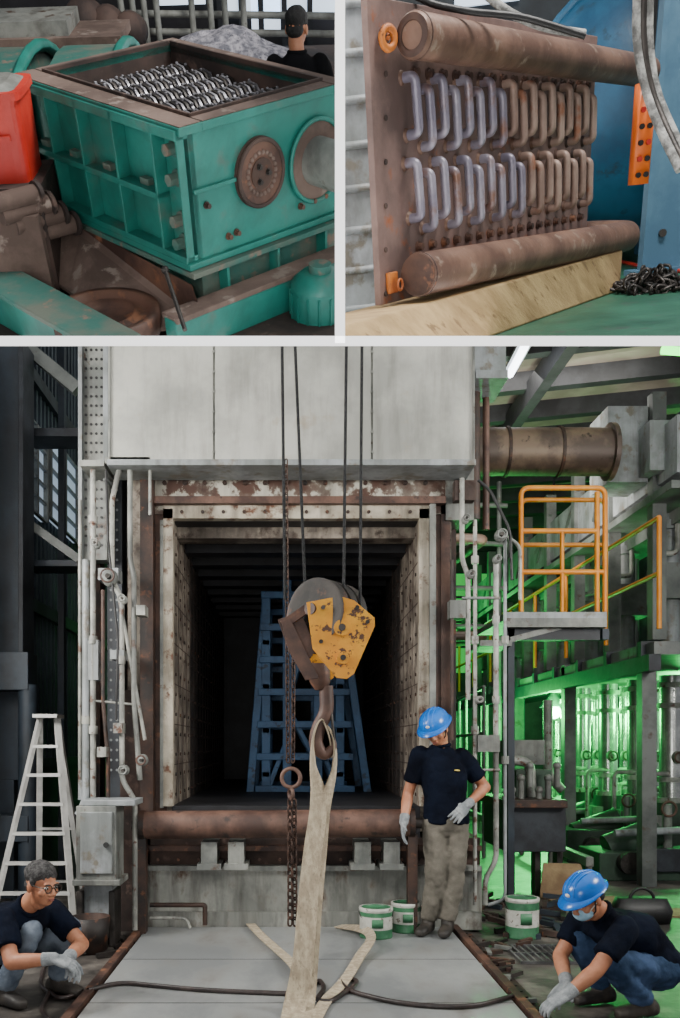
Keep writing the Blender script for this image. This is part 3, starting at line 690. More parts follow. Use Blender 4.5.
b.torus(W(291,778,5.9),(0.2,1,0),.062,.014,rustr);b.torus(W(291,794,5.9),(1,.4,0),.035,.012,rustr)
b.chain([W(290,800,5.9),W(290,925,5.9)],.06,.018,.0065,chainm);b.chain([W(294,800,5.92),W(295,925,5.92)],.06,.018,.0065,chainm)
b.finish('hanging_chain')
def ribbon(b,pts,wd,w,m,th=.006,n=3):
    pts=[V(p) for p in pts];ws=w if isinstance(w,list) else [w]*len(pts)
    P_=[pts[0]]+pts+[pts[-1]];out=[];wo=[];wl_=[];WW=[wd[0]]+list(wd)+[wd[-1]];w2=[ws[0]]+ws+[ws[-1]]
    for i in range(1,len(P_)-2):
        for k in range(n*2):
            t=k/(n*2);a,b_,c_,d_=P_[i-1:i+3]
            out.append(.5*((2*b_)+(c_-a)*t+(2*a-5*b_+4*c_-d_)*t*t+(3*b_-a-3*c_+d_)*t**3));wo.append(V(WW[i]).lerp(V(WW[i+1]),t));wl_.append(w2[i]*(1-t)+w2[i+1]*t)
    out.append(pts[-1]);wo.append(V(wd[-1]));wl_.append(ws[-1]);vs=[];fs=[]
    for i,p in enumerate(out):
        tg=(out[min(i+1,len(out)-1)]-out[max(i-1,0)]).normalized();sd=wo[i];sd=(sd-tg*sd.dot(tg)).normalized();nn=tg.cross(sd)
        for a,c in((-1,-1),(1,-1),(1,1),(-1,1)): vs.append(p+sd*a*wl_[i]/2+nn*c*th/2)
    for i in range(len(out)-1):
        for k in range(4): fs.append((i*4+k,i*4+(k+1)%4,(i+1)*4+(k+1)%4,(i+1)*4+k))
    fs+=[(3,2,1,0),tuple(range(len(vs)-4,len(vs)))];b.add(vs,fs,m)
b=B();zp=.06
X1=(1,.2,0);Y1=(.15,1,0)
ribbon(b,[W(332,756,5.24),W(330,738,5.2),W(322,720,5.17),W(314,735,5.15),W(313,765,5.14),W(319,800,5.12),W(313,850,5.03),W(308,900,4.93),W(303,960,4.82),W(294,1010,4.7),G(290,1030,.08),G(286,1045,.06)],[Y1,Y1,Y1,Y1,(.5,1,0),X1,X1,X1,X1,X1,X1,X1],[.06,.06,.05,.06,.07,.10,.105,.11,.115,.12,.12,.12],sling,.008)
ribbon(b,[W(316,745,5.2),W(324,724,5.22),W(334,740,5.2),W(334,770,5.18),W(325,805,5.14),W(320,850,5.1),W(315,900,5.0),W(311,950,4.95),W(306,1000,4.85),G(300,1022,.07)],[Y1,Y1,Y1,(.5,1,0),X1,X1,(1,.5,0),X1,X1,X1],[.05,.05,.06,.06,.07,.08,.09,.09,.1,.1],sling,.008)
ribbon(b,[G(247,920,zp),G(262,936,zp+.02),G(280,952,zp+.01),G(296,968,zp+.03),G(305,990,zp)],[(.8,.6,0),(.9,.3,0),(.9,.5,0),(1,.3,0),(1,.2,0)],.07,sling)
ribbon(b,[G(338,926,zp),G(362,929,zp+.05),G(371,938,zp+.07),G(360,956,zp+.02),G(345,980,zp+.01),G(325,1002,zp),G(310,1030,zp)],[(.3,1,0),(.4,1,.4),(1,.2,.3),(1,.4,0),(1,.4,0),(1,.4,0),(1,.4,0)],.07,sling)
b.finish('webbing_sling')
b=B();pts=[G(x,y,.06) for x,y in((88,990),(120,982),(200,990),(300,994),(312,984),(320,980),(325,988),(316,1000),(330,1002),(352,988),(358,980),(340,978),(345,990),(400,1004),(470,1008),(512,996))]
b.tube(round_path(pts,.2,5),.014,hosem,8);b.tube(round_path([G(x,y,.02) for x,y in((88,990),(60,1000),(40,985),(45,960),(60,972),(40,1010),(60,1030))],.1,5),.013,hosem,8)
b.finish('welding_hose')
def can(px,py,d,r,h,nm,z0=0):
    b=B();c=W(px,py,d);c.z=z0
    b.lathe([(0,0),(r,0),(r*1.02,.01),(r,.02),(r,h*.3)],c,(0,0,1),cang,24);b.lathe([(r,h*.3),(r,h*.72)],c,(0,0,1),canw,24);b.lathe([(r,h*.72),(r,h-.03)],c,(0,0,1),cang,24)
    b.lathe([(r,h-.03),(r*1.04,h-.02),(r*1.04,h),(r*.9,h)],c,(0,0,1),canw,24);b.lathe([(r*.9,h),(r*.88,h-.012),(r*.2,h-.012),(0,h-.012)],c,(0,0,1),cang,24)
    b.loft([(c+V((0,-r*1.005,h*.38)),(1,0,0),(0,1,0),r*.35,.004),(c+V((0,-r*1.005,h*.66)),(1,0,0),(0,1,0),r*.35,.004)],cang,12)
    hp=arc(c+V((0,-r*.0,h*.85)),(1,0,0),(0,-.75,-.6),r*1.05,0,math.pi,8);b.tube(hp,.004,dsteel,6);b.finish(nm)
can(376,0,6.6,.12,.22,'paint_can',.045);can(406,0,6.8,.11,.22,'paint_can',.045);can(522,0,6.8,.125,.3,'paint_can')
b=B();c=G(90,952);b.lathe([(0,0),(.1,0),(.13,.25),(.14,.25),(.12,.02),(0,.02)],c,(0,0,1),rustd,20);b.finish('rusty_bucket')
b=B()
g0=G(520,962);g1=G(562,950)
for i in range(9): t=i/8;b.beam((g0.x+(g1.x-g0.x)*t,5.95,.01),(g0.x+(g1.x-g0.x)*t,6.45,.01),.014,.02,steel)
for y in(5.95,6.2,6.45): b.beam((g0.x,y,.012),(g1.x+.1,y,.012),.014,.02,steel)
b.finish('drain_grate')
b=B();c=G(600,905)
b.box((c.x-.35,c.y-.25,0),(c.x+.35,c.y+.3,.02),card,R=Matrix.Rotation(.3,3,'Z'));b.prism([(c.x-.45,c.y+.35,0),(c.x+.1,c.y+.5,0),(c.x+.0,c.y+.55,.3),(c.x-.4,c.y+.4,.33)],(0,.01,0),card)
b.box((c.x+.1,c.y-.6,.0),(c.x+.8,c.y-.2,.015),card,R=Matrix.Rotation(-.2,3,'Z'))
b.finish('cardboard_sheet')
b=B();c=G(641,922)
b.loft([(c,(1,0,0),(0,1,0),.22,.12),(c+V((0,0,.1)),(1,0,0),(0,1,0),.24,.13),(c+V((0,0,.2)),(1,0,0),(0,1,0),.2,.08)],black,20,p=4)
b.tube(arc(c+V((0,-.02,.18)),(1,0,0),(0,0,1),.1,0,math.pi,8),.013,black,8);b.finish('tool_bag')
b=B()
for i in range(34):
    c=G(random.uniform(462,520),random.uniform(945,1010));a=random.random()*3
    b.beam(c+V((0,0,.02)),c+V((math.cos(a)*.12,math.sin(a)*.12,.03)),.03,.025,random.choice([rustd,dsteel,gpaint,rust]))
for i in range(36):
    c=G(random.uniform(470,570),random.uniform(900,940));a=random.random()*3
    b.beam(c+V((0,0,.02)),c+V((math.cos(a)*.2,math.sin(a)*.2,.04)),.04,.04,random.choice([rustd,dsteel,dustd,bluesteel]))
for i in range(24):
    c=G(random.uniform(60,140),random.uniform(930,960));a=random.random()*3
    b.beam(c+V((0,0,.02)),c+V((math.cos(a)*.15,math.sin(a)*.15,.03)),.03,.03,random.choice([rustd,dsteel,gpaint]))
b.finish('scrap_metal_bits')
# ---- roof and right side
b=B();zr=6.4
b.box((1.2,8.5,zr),(13,22,zr+.1),roofm)
for i in range(11):
    y=9.2+i*1.15;b.beam((1.2,y+2.2,zr-.12),(13,y-1.2,zr-.12),.16,.24,purl)
for x in(3.2,6.2,9.5): b.beam((x,8.5,zr-.3),(x,22,zr-.3),.14,.3,purl)
b.finish('ceiling')
b=B();b.tube([W(510,374,11.3),W(525,346,10.2)],.05,bulbw,8);b.tube([W(662,350,10),W(690,352,10)],.05,bulbg,8);b.beam(W(510,371,11.4),W(525,343,10.3),.16,.04,duct);b.finish('fluorescent_lamp')
b=B();d=9.6;p=W(470,452,d);q=W(612,452,d);r=.25
b.cyl(p,q,r,brownp,32)
for t in(.25,.62): c=p.lerp(q,t);b.cyl(c-V((.015,0,0)),c+V((.015,0,0)),r+.015,rustd,32)
b.cyl(q-V((.05,0,0)),q,r+.05,brownp,32)
b.finish('flue_pipe')
b=B();
def LB(b,x,px,py0,py1,w,y0,y1,m):
    d=x*F/(px-CX);za=CH-(py1-CY)*d/F;zb_=CH-(py0-CY)*d/F;b.box((x,y0,za),(x+w,y1,zb_),m)
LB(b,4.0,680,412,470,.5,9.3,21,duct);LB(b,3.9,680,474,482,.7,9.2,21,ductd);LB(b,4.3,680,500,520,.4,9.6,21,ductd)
b.px(608,406,648,482,9.9,10.5,duct);b.px(650,420,690,470,9.6,10.3,duct)
for i in range(8):
    y=9.8+i*1.35
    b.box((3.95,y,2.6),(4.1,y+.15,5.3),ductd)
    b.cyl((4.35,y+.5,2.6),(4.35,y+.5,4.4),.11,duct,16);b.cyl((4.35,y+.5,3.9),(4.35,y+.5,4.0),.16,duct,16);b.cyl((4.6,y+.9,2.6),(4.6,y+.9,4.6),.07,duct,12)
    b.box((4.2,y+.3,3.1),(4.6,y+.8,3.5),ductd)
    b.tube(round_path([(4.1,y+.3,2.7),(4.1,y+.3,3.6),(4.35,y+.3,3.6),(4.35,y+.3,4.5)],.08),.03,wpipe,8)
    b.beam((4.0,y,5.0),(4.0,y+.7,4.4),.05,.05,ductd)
b.box((5.2,9.5,2.6),(5.3,21,5.9),dgrey)
b.finish('exhaust_duct_rack')
b=B()
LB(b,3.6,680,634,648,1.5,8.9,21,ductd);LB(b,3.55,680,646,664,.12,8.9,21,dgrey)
for i in range(12):
    y=9.1+i*1.;b.box((3.55,y,2.35),(5.1,y+.1,2.5),dgrey)
for i in range(9): y=8.9+i*1.5;b.cyl((3.65,y,2.6),(3.65,y,3.7),.026,yrail,8)
for z in(3.15,3.7): b.cyl((3.65,8.9,z),(3.65,21,z),.026,yrail,8)
for i in range(5): y=9.2+i*2.6;b.box((3.6,y,0),(3.75,y+.15,2.5),ductd)
b.finish('elevated_walkway')
b=B();d=8.2
b.px(507,612,607,618,d,d+1.3,duct);b.px(507,618,607,627,d,d+.1,gpaint);b.px(507,627,600,640,d+.1,d+.2,dgrey)
b.beam(W(510,640,d+.1),W(560,627,d+.1),.05,.05,gpaint);b.px(480,640,512,646,d,d+.6,gpaint)
for x in(510,604): p=W(x,640,d+.15);b.box((p.x-.03,d+.1,0 if x==510 else p.z),(p.x+.03,d+.2,p.z+.1),bluesteel)
def R_(pts,r=.024,dd=0): b.tube(round_path([W(x,y,d+.03+dd) for x,y in pts],.08,5),r,yrail,10)
R_([(521,612),(521,488),(605,488),(605,612)]);R_([(597,612),(597,492)]);R_([(521,531),(598,531)]);R_([(521,572),(603,572)]);R_([(562,612),(562,531)],.02)
R_([(521,612),(521,500),(605,500),(605,612)],dd=1.2);R_([(521,545),(605,545)],dd=1.2)
b.finish('guard_rail_platform')
b=B()
for i,(px,dd,r) in enumerate(((583,13.5,.11),(608,12.6,.13),(638,11.8,.14),(672,11.0,.15),(568,15,.1),(556,17,.09),(596,14,.06),(624,13,.06),(655,12,.07))):
    p=W(px,800,dd);b.cyl((p.x,dd,.6),(p.x,dd,2.3),r,chrome,18)
    for z in(.75,1.0,1.9,2.15): b.cyl((p.x,dd,z),(p.x,dd,z+.06),r*1.25,wpipe,18)
    b.cyl((p.x,dd,0),(p.x,dd,.75),r*1.5,greenm,12);b.box((p.x-r*2,dd-.15,.25),(p.x+r*2,dd+.2,.6),gpaint)
    b.tube(round_path([(p.x-r*2.5,dd-.1,.2),(p.x-r*2.5,dd-.1,1.1),(p.x,dd-.1,1.1)],.08),.03,wpipe,8)
    b.ell((p.x,dd-r,1.3),(.07,.06,.08),wpipe);b.torus((p.x,dd-r-.08,1.3),(0,1,0),.06,.012,rustr)
b.finish('insulated_pipe_row')
b=B()
for i in range(7):
    y=9.6+i*1.5;x=3.3+i*.12
    b.box((x,y,0),(x+1.4,y+.7,.3+.1*(i%2)),greenm);b.cyl((x+.3,y,.2),(x+.3,y-.12,.2),.12,dsteel);b.box((x+.5,y-.05,.1),(x+1.1,y,.35),dgrey);b.cyl((x+.2,y+.1,.5),(x+1.4,y+.1,.55),.04,duct)
    b.cyl((x+.2,y+.35,.3),(x+.75,y+.35,.5),.16,greenm,18);b.cyl((x+.85,y+.3,.3),(x+.85,y+.3,.8),.05,gpaint,10);b.torus((x+.85,y+.25,.75),(0,1,0),.08,.014,rustr)
    b.tube(round_path([(x+1.1,y+.1,.3),(x+1.1,y+.1,.9),(x+1.3,y+.1,.9)],.06),.035,wpipe,8)
b.beam((3.0,9.,.28),(3.2,20,.28),.08,.1,gpaint)
for i in range(8): b.box((3.0+.02*i,9.1+i*1.4,0),(3.06+.02*i,9.16+i*1.4,.3),gpaint)
b.finish('pump_skid',bevel=.01)
b=B()
b.px(506,806,566,852,8.6,9.6,dgrey);b.px(504,800,568,808,8.5,9.7,rustd);b.px(516,770,552,802,9,9.5,greenm);b.px(508,740,545,765,10,10.6,gpaint)
for x in(512,538,560): b.px(x-3,852,x+3,905,8.7,8.85,dsteel)
for i in range(6): c=W(512+i*9,790-(i%3)*12,8.7);b.ell(c,.04,gpaint);b.cyl(c,c-V((0,0,.2)),.03,gpaint)
b.tube(round_path([W(510,760,9),W(530,762,9),W(532,800,9)],.1),.05,wpipe,10);b.tube(round_path([W(548,700,11),W(548,775,11),W(562,790,11)],.1),.06,wpipe,10)
b.finish('pump_bench',bevel=.006)
b=B();
for i in range(5):
    x=2.4+i*1.1;b.box((x,21.8,3.2),(x+.9,21.85,5.6),grwin)
    for z in(3.8,4.4,5.): b.box((x,21.75,z),(x+.9,21.8,z+.05),dgrey)
b.finish('window_4')
b=B();c=W(554,712,15.5);b.ell(c,.12,bulb);b.lathe([(.05,.25),(.1,.18),(.24,.02),(.25,0)],c+V((0,0,.08)),(0,0,1),dgrey,20);b.cyl(c+V((0,0,.25)),(c.x,c.y,zr-.3),.02,dgrey,6);b.finish('green_pendant_lamp')
b=B()
for i in range(6):
    y=11.6+i*1.1;b.cyl((2.5+.1*i,y,0),(2.5+.1*i,y,2.2),.025,ductd,8)
for z in(1.,1.6,2.2): b.cyl((2.5,11.6,z),(3.0,17.1,z),.025,ductd,8)
b.finish('pipe_scaffold')
b=B()
for z in(3.3,3.9,4.6,5.2): b.cyl((2.2,14,z),(3.4,14.1,z),.04,ductd,8)
for x in(2.3,3.3): b.cyl((x,14.2,0),(x,14.2,5.6),.04,ductd,8)
for z in(2.9,4.2): b.tube(round_path([(1.6,12,z),(2.6,12,z),(2.6,16,z+.3)],.2),.07,brownp,10)
b.finish('pipe_gantry')
# ================================================================= PEOPLE
def remesh(src,vox,it=6,amp=0,fr=9.):
    me=bpy.data.meshes.new('t');me.from_pydata(src.v,[],src.f);o=bpy.data.objects.new('t',me);bpy.context.collection.objects.link(o)
    md=o.modifiers.new('r','REMESH');md.mode='VOXEL';md.voxel_size=vox;md.use_smooth_shade=True
    sm=o.modifiers.new('s','SMOOTH');sm.iterations=it;sm.factor=.5
    dg=bpy.context.evaluated_depsgraph_get();dg.update();ev=o.evaluated_get(dg);m2=ev.to_mesh()
    vs=[v.co.copy() for v in m2.vertices];ns=[v.normal.copy() for v in m2.vertices];fs=[tuple(p.vertices) for p in m2.polygons]
    ev.to_mesh_clear();bpy.data.objects.remove(o)
    if amp:
        out=[]
        for v,n in zip(vs,ns):
            q=V((v.x*fr,v.y*fr,v.z*fr*.8));w=abs(noise.noise(q))+.5*abs(noise.noise(q*2.3+V((3,1,7))))
            out.append(v+n*amp*(w*2-.5))
        vs=out
    return vs,fs
def limb(b,pts,rs,m,ends=(1,1)):
    pts=[V(p) for p in pts]
    for i in range(len(pts)-1): b.tube([pts[i],pts[i+1]],[rs[i],rs[i+1]],m,14)
    for i,p in enumerate(pts):
        if (i==0 and not ends[0]) or (i==len(pts)-1 and not ends[1]):continue
        b.ell(p,rs[i],m,n=14,h=10)
def hand(b,wr,d,n,th,curl,m,g=1.):
    wr=V(wr);d=V(d).normalized();n=V(n);n=(n-d*n.dot(d)).normalized();s=d.cross(n)
    if s.dot(V(th))<0:s=-s
    b.loft([(wr-d*.02,s,n,.03*g,.022*g),(wr+d*.02,s,n,.038*g,.02*g),(wr+d*.06,s,n,.044*g,.018*g),(wr+d*.092,s,n,.041*g,.014*g)],m,14)
    for off,L,sp in((.031,.070,.12),(.0105,.078,.04),(-.0105,.073,-.05),(-.030,.057,-.14)):
        p=wr+d*.088+s*off*g;pts=[p];dd=(d+s*sp)
        for fr_,a in((.45,curl*.35),(.3,curl*1.0),(.25,curl*1.5)):
            p=p+(dd*math.cos(a)+n*math.sin(a)).normalized()*L*fr_*g;pts.append(p)
        limb(b,pts,[.0095*g,.009*g,.0085*g,.007*g],m)
    p=wr+d*.03+s*.034*g;d1_=(d*.55+s*.75+n*.35).normalized();p1=p+d1_*.038*g;d2_=(d*.8+s*.3+n*.5).normalized()
    limb(b,[wr+d*.015+s*.015,p,p1,p1+d2_*.03*g],[.016,.0135*g,.011*g,.0085*g],m)
def person(name,J,trm,glm,helmet=False,mask=False,glasses=False,hair=True,M=None,logo_=True,sk=skin,shm=navy,hs=1.,hm=hairm):
    out=B(M);g=lambda k:V(J[k])
    pel,ch,nk,hd=g('pel'),g('ch'),g('nk'),g('hd')
    shl,shr=g('shl'),g('shr');hpl,hpr=g('hpl'),g('hpr')
    sS=(shl-shr).normalized();sH=(hpl-hpr).normalized()
    tS=(nk-ch).normalized();tH=(ch-pel).normalized()
    b=B();fwS=tS.cross(sS);fwH=tH.cross(sH);mid=lambda t:sH.lerp(sS,t);f_=lambda t:fwH.lerp(fwS,t)
    shm_=(shl+shr)/2;sw=(shl-shr).length/2
    b.loft([(pel-tH*.035,sH,fwH,.172,.132),(pel+tH*.05,sH,fwH,.165,.13),(pel.lerp(ch,.5),mid(.4),f_(.4),.155,.125),(ch,mid(.8),f_(.8),.172,.132),(ch.lerp(shm_,.6),sS,fwS,sw+.005,.118),(shm_+tS*.015,sS,fwS,sw*.92,.085),(shm_.lerp(nk,.6)+tS*.02,sS,fwS,.085,.07),(nk+tS*.01,sS,fwS,.064,.062)],shm,22,p=2.4)
    for S_ in('l','r'):
        s_,e_=g('sh'+S_),g('el'+S_);m_=s_.lerp(e_,.68)
        limb(b,[s_,s_.lerp(e_,.35),m_],[.073,.07,.071],shm,(1,0))
    vs,fs=remesh(b,.011,5,.007,8);out.add(vs,fs,shm,True)
    col=nk+tS*.008;out.torus(col,tS,.062,.014,shm,20)
    b=B();b.loft([(pel+tH*.06,sH,fwH,.15,.118),(pel,sH,fwH,.162,.125),(pel-tH*.07,sH,fwH,.155,.12),(pel-tH*.12,sH,fwH,.1,.09)],trm,20)
    for S_ in('l','r'):
        h_,k_,a_=g('hp'+S_),g('kn'+S_),g('an'+S_)
        limb(b,[h_,h_.lerp(k_,.5),k_,k_.lerp(a_,.4),a_.lerp(k_,.04)],[.094,.086,.07,.068,.062],trm,(1,0))
    vs,fs=remesh(b,.012,5,.012,9);out.add(vs,fs,trm,True)
    for S_ in('l','r'):
        a_=g('an'+S_);t=V(J['to'+S_]).normalized();up=V(J.get('up'+S_,(0,0,1)));up=(up-t*up.dot(t)).normalized();sd=t.cross(up);base=a_-up*.085
        b=B();b.loft([(base+t*-.07+up*.035,sd,up,.028,.03),(base+t*-.05+up*.045,sd,up,.04,.045),(base+up*.05,sd,up,.044,.05),(base+t*.08+up*.038,sd,up,.047,.038),(base+t*.15+up*.032,sd,up,.048,.032),(base+t*.19+up*.025,sd,up,.03,.022)],bootm,16,p=2.6)
        limb(b,[a_-up*.04,a_+(g('kn'+S_)-a_)*.12],[.05,.05],bootm)
        vs,fs=remesh(b,.01,3);out.add(vs,fs,bootm,True)
    f=V(J['hf']).normalized();uu=V(J.get('hu',(0,0,1)));uu=(uu-f*uu.dot(f)).normalized();s=f.cross(uu)
    HR=Matrix((s,f,uu)).transposed();L=lambda x,y,z:hd+s*x+f*y+uu*z
    b=B()
    for S_ in('l','r'):
        s_,e_,w_=g('sh'+S_),g('el'+S_),g('wr'+S_)
        limb(b,[s_.lerp(e_,.4),e_,e_.lerp(w_,.3),w_],[.047,.042,.043,.028],sk)
    limb(b,[nk-tS*.02,L(0,-.02,-.05)],[.058,.055],sk)
    vs,fs=remesh(b,.009,3);out.add(vs,fs,sk,True)
    b=B()
    E=lambda c_,r_:b.ell(L(*c_),r_,sk,R=HR,n=16,h=12)
    E((0,-.012,.035),(.075,.094,.085));E((0,.018,-.03),(.063,.074,.085));E((0,.036,-.078),(.043,.047,.034));E((0,.0,-.05),(.058,.06,.06))
    for q in(-1,1):
        E((q*.029,.083,.021),(.024,.012,.008));E((q*.04,.062,-.028),(.022,.022,.022));E((q*.077,-.005,-.008),(.010,.02,.032));E((q*.016,.1,-.036),(.009,.011,.008))
    b.loft([(L(0,.08,.018),s,f,.009,.012),(L(0,.098,-.01),s,f,.011,.014),(L(0,.106,-.034),s,f,.016,.014),(L(0,.098,-.042),s,f,.012,.01)],sk,12)
    E((0,.09,-.058),(.022,.01,.006));E((0,.089,-.070),(.019,.01,.007))
    limb(b,[L(0,-.02,-.05),L(0,-.02,-.09)],[.055,.055],sk)
    vs,fs=remesh(b,.0055,2);out.add(vs,fs,sk,True)
    out.ell(L(0,.094,-.0595),(.021,.009,.004),lipc,R=HR);out.ell(L(0,.093,-.0675),(.018,.009,.005),lipc,R=HR)
    for q in(-1,1):
        out.ell(L(q*.030,.083,.0),(.013,.011,.008),eyew,R=HR);out.ell(L(q*.030,.0925,.0),(.0055,.004,.0058),pupil,R=HR)
        out.tube([L(q*.014,.094,.017),L(q*.03,.096,.022),L(q*.047,.086,.017)],.0035,hairm,6)
    if hair:
        b=B();b.ell(L(0,-.018,.058),(.082,.098,.076),hm,R=HR,n=18,h=14);b.ell(L(0,-.055,-.005),(.068,.05,.055),hm,R=HR);
        for q in(-1,1): b.ell(L(q*.068,.008,.03),(.014,.022,.034),hm,R=HR)
        vs,fs=remesh(b,.007,2,.003,40);out.add(vs,fs,hm,True)
    if helmet:
        n=32;vs=[];fs=[];rings=[(1.0,0),(.995,.12),(.97,.3),(.9,.5),(.78,.7),(.58,.86),(.32,.96),(.08,1.0)]
        hx_,hy_,hz_=.112*hs,.137*hs,.108*hs
        for r_,h_ in rings:
            for k in range(n):
                a=2*math.pi*k/n;vs.append(L(hx_*r_*math.cos(a),-.005+hy_*r_*math.sin(a),.045+hz_*h_))
        for i in range(len(rings)-1):
            for k in range(n): fs.append((i*n+k,i*n+(k+1)%n,(i+1)*n+(k+1)%n,(i+1)*n+k))
        fs.append(tuple(range((len(rings)-1)*n,len(rings)*n)));out.add(vs,fs,helm,True)
        vs=[];fs=[]
        for lay,(e,h_) in enumerate(((-.004,.05),(.014,.043),(.014,.038),(-.006,.04))):
            for k in range(n):
                a=2*math.pi*k/n;ex=e*(1+(2.6*max(0,math.sin(a))**2 if 0<lay<3 else 0));vs.append(L((hx_+ex)*math.cos(a),-.005+(hy_+ex)*math.sin(a),h_-(.012*max(0,math.sin(a)) if 0<lay<3 else 0)))
        for i in range(3):
            for k in range(n): fs.append((i*n+k,i*n+(k+1)%n,(i+1)*n+(k+1)%n,(i+1)*n+k))
        out.add(vs,fs,helm,True)
        for xo in(-.03,0,.03):
            pts=[L(xo,-.005+hy_*1.01*math.cos(a)*(1-abs(xo)*2),.045+hz_*1.03*math.sin(a)*(1-abs(xo)*1.5)) for a in [math.radians(18+144*k/12) for k in range(13)]];out.tube(pts,.007,helm,6)
        out.ell(L(0,hy_-.011,.085),(.016,.006,.012),eyew,R=HR)
        for q in(-1,1): out.tube([L(q*.09,.02,.04),L(q*.07,.03,-.05),L(0,.05,-.115)],.004,black,6)
    if mask:
        b=B();b.ell(L(0,.048,-.052),(.06,.064,.048),maskm,R=HR);vs,fs=remesh(b,.008,2);out.add(vs,fs,maskm,True)
        for q in(-1,1): out.tube([L(q*.055,.06,-.04),L(q*.082,0,-.0)],.003,eyew,6)
    if glasses:
        for q in(-1,1): out.torus(L(q*.032,.105,.0),f,.022,.0028,dsteel,18,6);out.tube([L(q*.056,.1,.004),L(q*.08,.0,.008)],.003,dsteel,6)
        out.tube([L(-.01,.107,.004),L(.01,.107,.004)],.003,dsteel,6)
    for S_ in('l','r'):
        if 'hd'+S_ not in J:continue
        hdv,nv,tv,cu=J['hd'+S_];b=B();w_=g('wr'+S_);hand(b,w_,hdv,nv,tv,cu,glm,1.08);e_=g('el'+S_);cuff=(e_-w_).normalized();limb(b,[w_,w_+cuff*.06],[.034,.038],glm,(1,0))
        vs,fs=remesh(b,.0048,1);out.add(vs,fs,glm,True)
    if logo_:
        c=ch.lerp(shm_,.45)+sS*.075
        sgn=1 if fwS.dot(f)>0 else -1
        out.ell(c+fwS*sgn*.122,(.022,.008,.006),logo,R=Matrix((sS,fwS,tS)).transposed())
    return out.finish(name)
gz=.045
y=6.72
person('standing_worker',dict(pel=(1.165,y,.90),ch=(1.15,y,1.2),nk=(1.125,y-.02,1.44),hd=(1.075,y-.10,1.568),hf=(-.42,-.75,-.5),hu=(-.12,0,1),
 shl=(1.285,y+.02,1.36),shr=(.965,y-.02,1.375),hpl=(1.245,y,.85),hpr=(1.075,y,.85),
 ell=(1.475,y+.08,1.13),wrl=(1.30,y-.10,1.005),elr=(.885,y+.03,1.08),wrr=(.835,y-.12,.885),
 hdl=((-.6,-.35,-.55),(0,.9,-.2),(0,0,1),.35),hdr=((-.1,-.3,-1),(.8,-.2,0),(0,-1,0),.5),
 knl=(1.225,y-.04,.48),knr=(1.08,y-.05,.48),anl=(1.165,y-.05,gz+.09),anr=(1.03,y,gz+.09),tol=(-.35,-1,0),tor=(-.5,-.9,0)),greyt,glovem,helmet=True)
person('crouching_worker',dict(pel=(-1.70,5.25,.27),ch=(-1.60,5.13,.43),nk=(-1.455,5.0,.555),hd=(-1.370,4.965,.680),hf=(.8,-.62,-.12),
 shl=(-1.36,5.15,.50),shr=(-1.56,4.88,.50),hpl=(-1.646,5.322,.24),hpr=(-1.754,5.178,.24),
 ell=(-1.17,5.06,.33),wrl=(-1.20,4.84,.30),elr=(-1.46,4.72,.31),wrr=(-1.24,4.72,.33),
 hdl=((.5,-.75,-.35),(-.3,-.1,-1),(.6,.3,.3),.9),hdr=((.95,.1,-.35),(0,.3,-1),(0,.8,.3),.9),
 knl=(-1.26,5.14,.40),knr=(-1.43,4.96,.42),anl=(-1.36,5.25,.09),anr=(-1.60,5.02,.09),tol=(.85,-.5,0),tor=(.8,-.6,0)),jeansg,glovem,glasses=True,hm=hairg)
person('crouching_worker',dict(pel=(2.0,4.97,.25),ch=(1.87,4.93,.42),nk=(1.70,4.9,.535),hd=(1.60,4.86,.622),hf=(-.8,-.45,-.45),
 shl=(1.765,4.745,.475),shr=(1.64,5.06,.47),hpl=(2.035,4.885,.22),hpr=(1.965,5.05,.22),
 ell=(1.575,4.63,.29),wrl=(1.41,4.6,.17),elr=(1.50,5.0,.28),wrr=(1.47,4.78,.18),
 hdl=((-.85,-.05,-.45),(0.2,.2,-1),(0,.9,0),.7),hdr=((-.75,-.5,-.5),(.2,.1,-1),(0,-.9,0),.7),
 knl=(1.66,4.70,.32),knr=(1.60,5.02,.38),anl=(1.90,4.80,.09),anr=(1.76,5.05,.09),tol=(-.95,-.3,0),tor=(-.95,-.3,0)),jeans,glovem,helmet=True,mask=True,hs=.92)
c=FA2.pix(298,112,1,2.3)
def q(x,y,z): return (x,y,z)
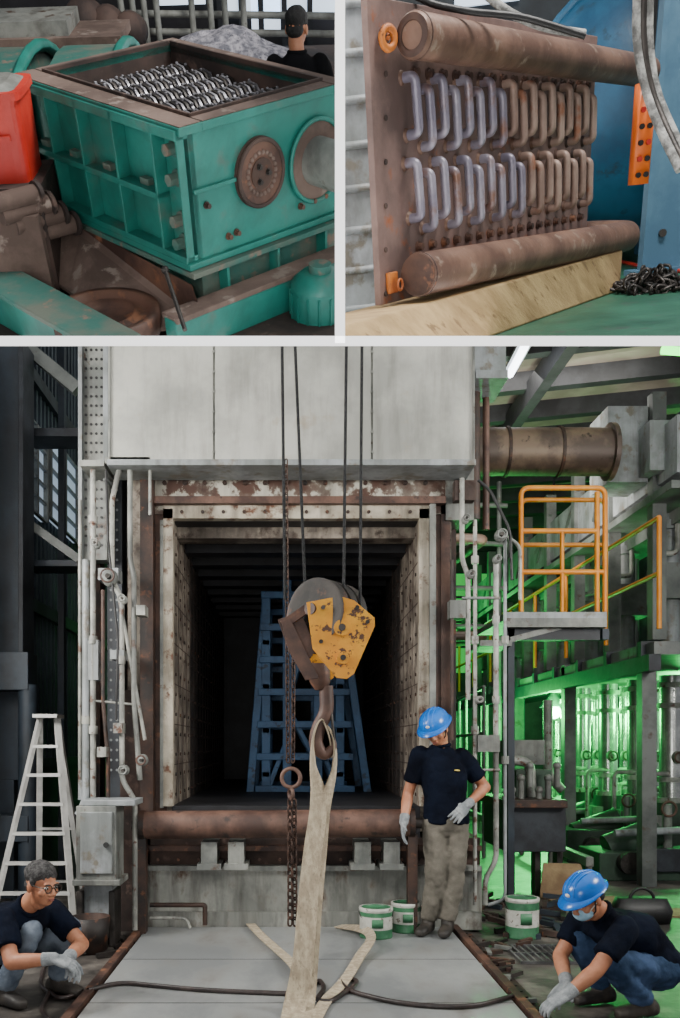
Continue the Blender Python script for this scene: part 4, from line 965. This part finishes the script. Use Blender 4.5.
person('seated_worker',dict(pel=q(0,0,0),ch=q(0,.0,.28),nk=q(0,.02,.5),hd=q(0,.06,.64),hf=(.3,1,-.15),shl=q(-.17,0,.43),shr=q(.17,0,.43),hpl=q(-.09,0,-.03),hpr=q(.09,0,-.03),
 ell=q(-.25,.1,.18),wrl=q(-.15,.3,.15),elr=q(.25,.1,.18),wrr=q(.15,.3,.15),knl=q(-.12,.4,-.05),knr=q(.12,.4,-.05),anl=q(-.12,.42,-.45),anr=q(.12,.42,-.45),tol=(0,1,0),tor=(0,1,0),
 hdl=((.2,1,0),(0,0,-1),(1,0,0),.5),hdr=((-.2,1,0),(0,0,-1),(-1,0,0),.5)),navy,skin,M=FA2.M@Matrix.Translation((c.x,c.y,c.z-.1))@Matrix.Scale(.72,4),logo_=False,shm=mat('black_shirt','#08080a','#121215',5,rough=.95,spec=.1))
# ================================================================= LIGHTS
w=bpy.data.worlds.new('world');bpy.context.scene.world=w;w.use_nodes=True
bg=w.node_tree.nodes['Background'];bg.inputs[0].default_value=(.92,.95,1,1);bg.inputs[1].default_value=.42
def area(loc,tgt,sz,e,col=(1,1,1)):
    l=bpy.data.lights.new('area_fill','AREA');l.energy=e;l.size=sz;l.color=col;o=bpy.data.objects.new('area_fill',l);bpy.context.collection.objects.link(o)
    o.location=loc;o.rotation_euler=(V(tgt)-V(loc)).to_track_quat('-Z','Y').to_euler()
def point(loc,e,col,r=.1):
    l=bpy.data.lights.new('lamp','POINT');l.energy=e;l.color=col;l.shadow_soft_size=r;o=bpy.data.objects.new('lamp',l);bpy.context.collection.objects.link(o);o.location=loc
area((-.6,-1.,1.1),(0,7,2.2),1.2,90,(1,.98,.94))  # unseen camera-side fill, added to light the furnace front
area((-3.4,4.6,3.2),(0.4,6.8,2.9),1.2,270,(1,.97,.91))  # unseen left fill, added to brighten door and furnace front
area((4.2,4.4,3.2),(-.2,6.8,2.9),1.2,210,(1,.97,.92))  # unseen right fill, added for the same furnace front
area((1.5,1.2,6.5),(0,3.6,3.5),1.6,330,(1,.97,.93))  # overhead fill added for the two upper rooms and their bars
GC=(.08,1,.2)
point(W(554,712,15.1),800,GC,.15);point((3.0,13.5,1.9),200,GC,.2);point((5.4,12,1.9),260,GC,.2);point((6.5,15,1.6),350,GC,.2);point((3.0,18,4.2),110,GC,.3)
area((3.2,11,5.9),(4,13,3),2,70,(1,.97,.9));area((2.8,11,4.2),(4.,12,6.4),1.5,80,(1,.94,.86))
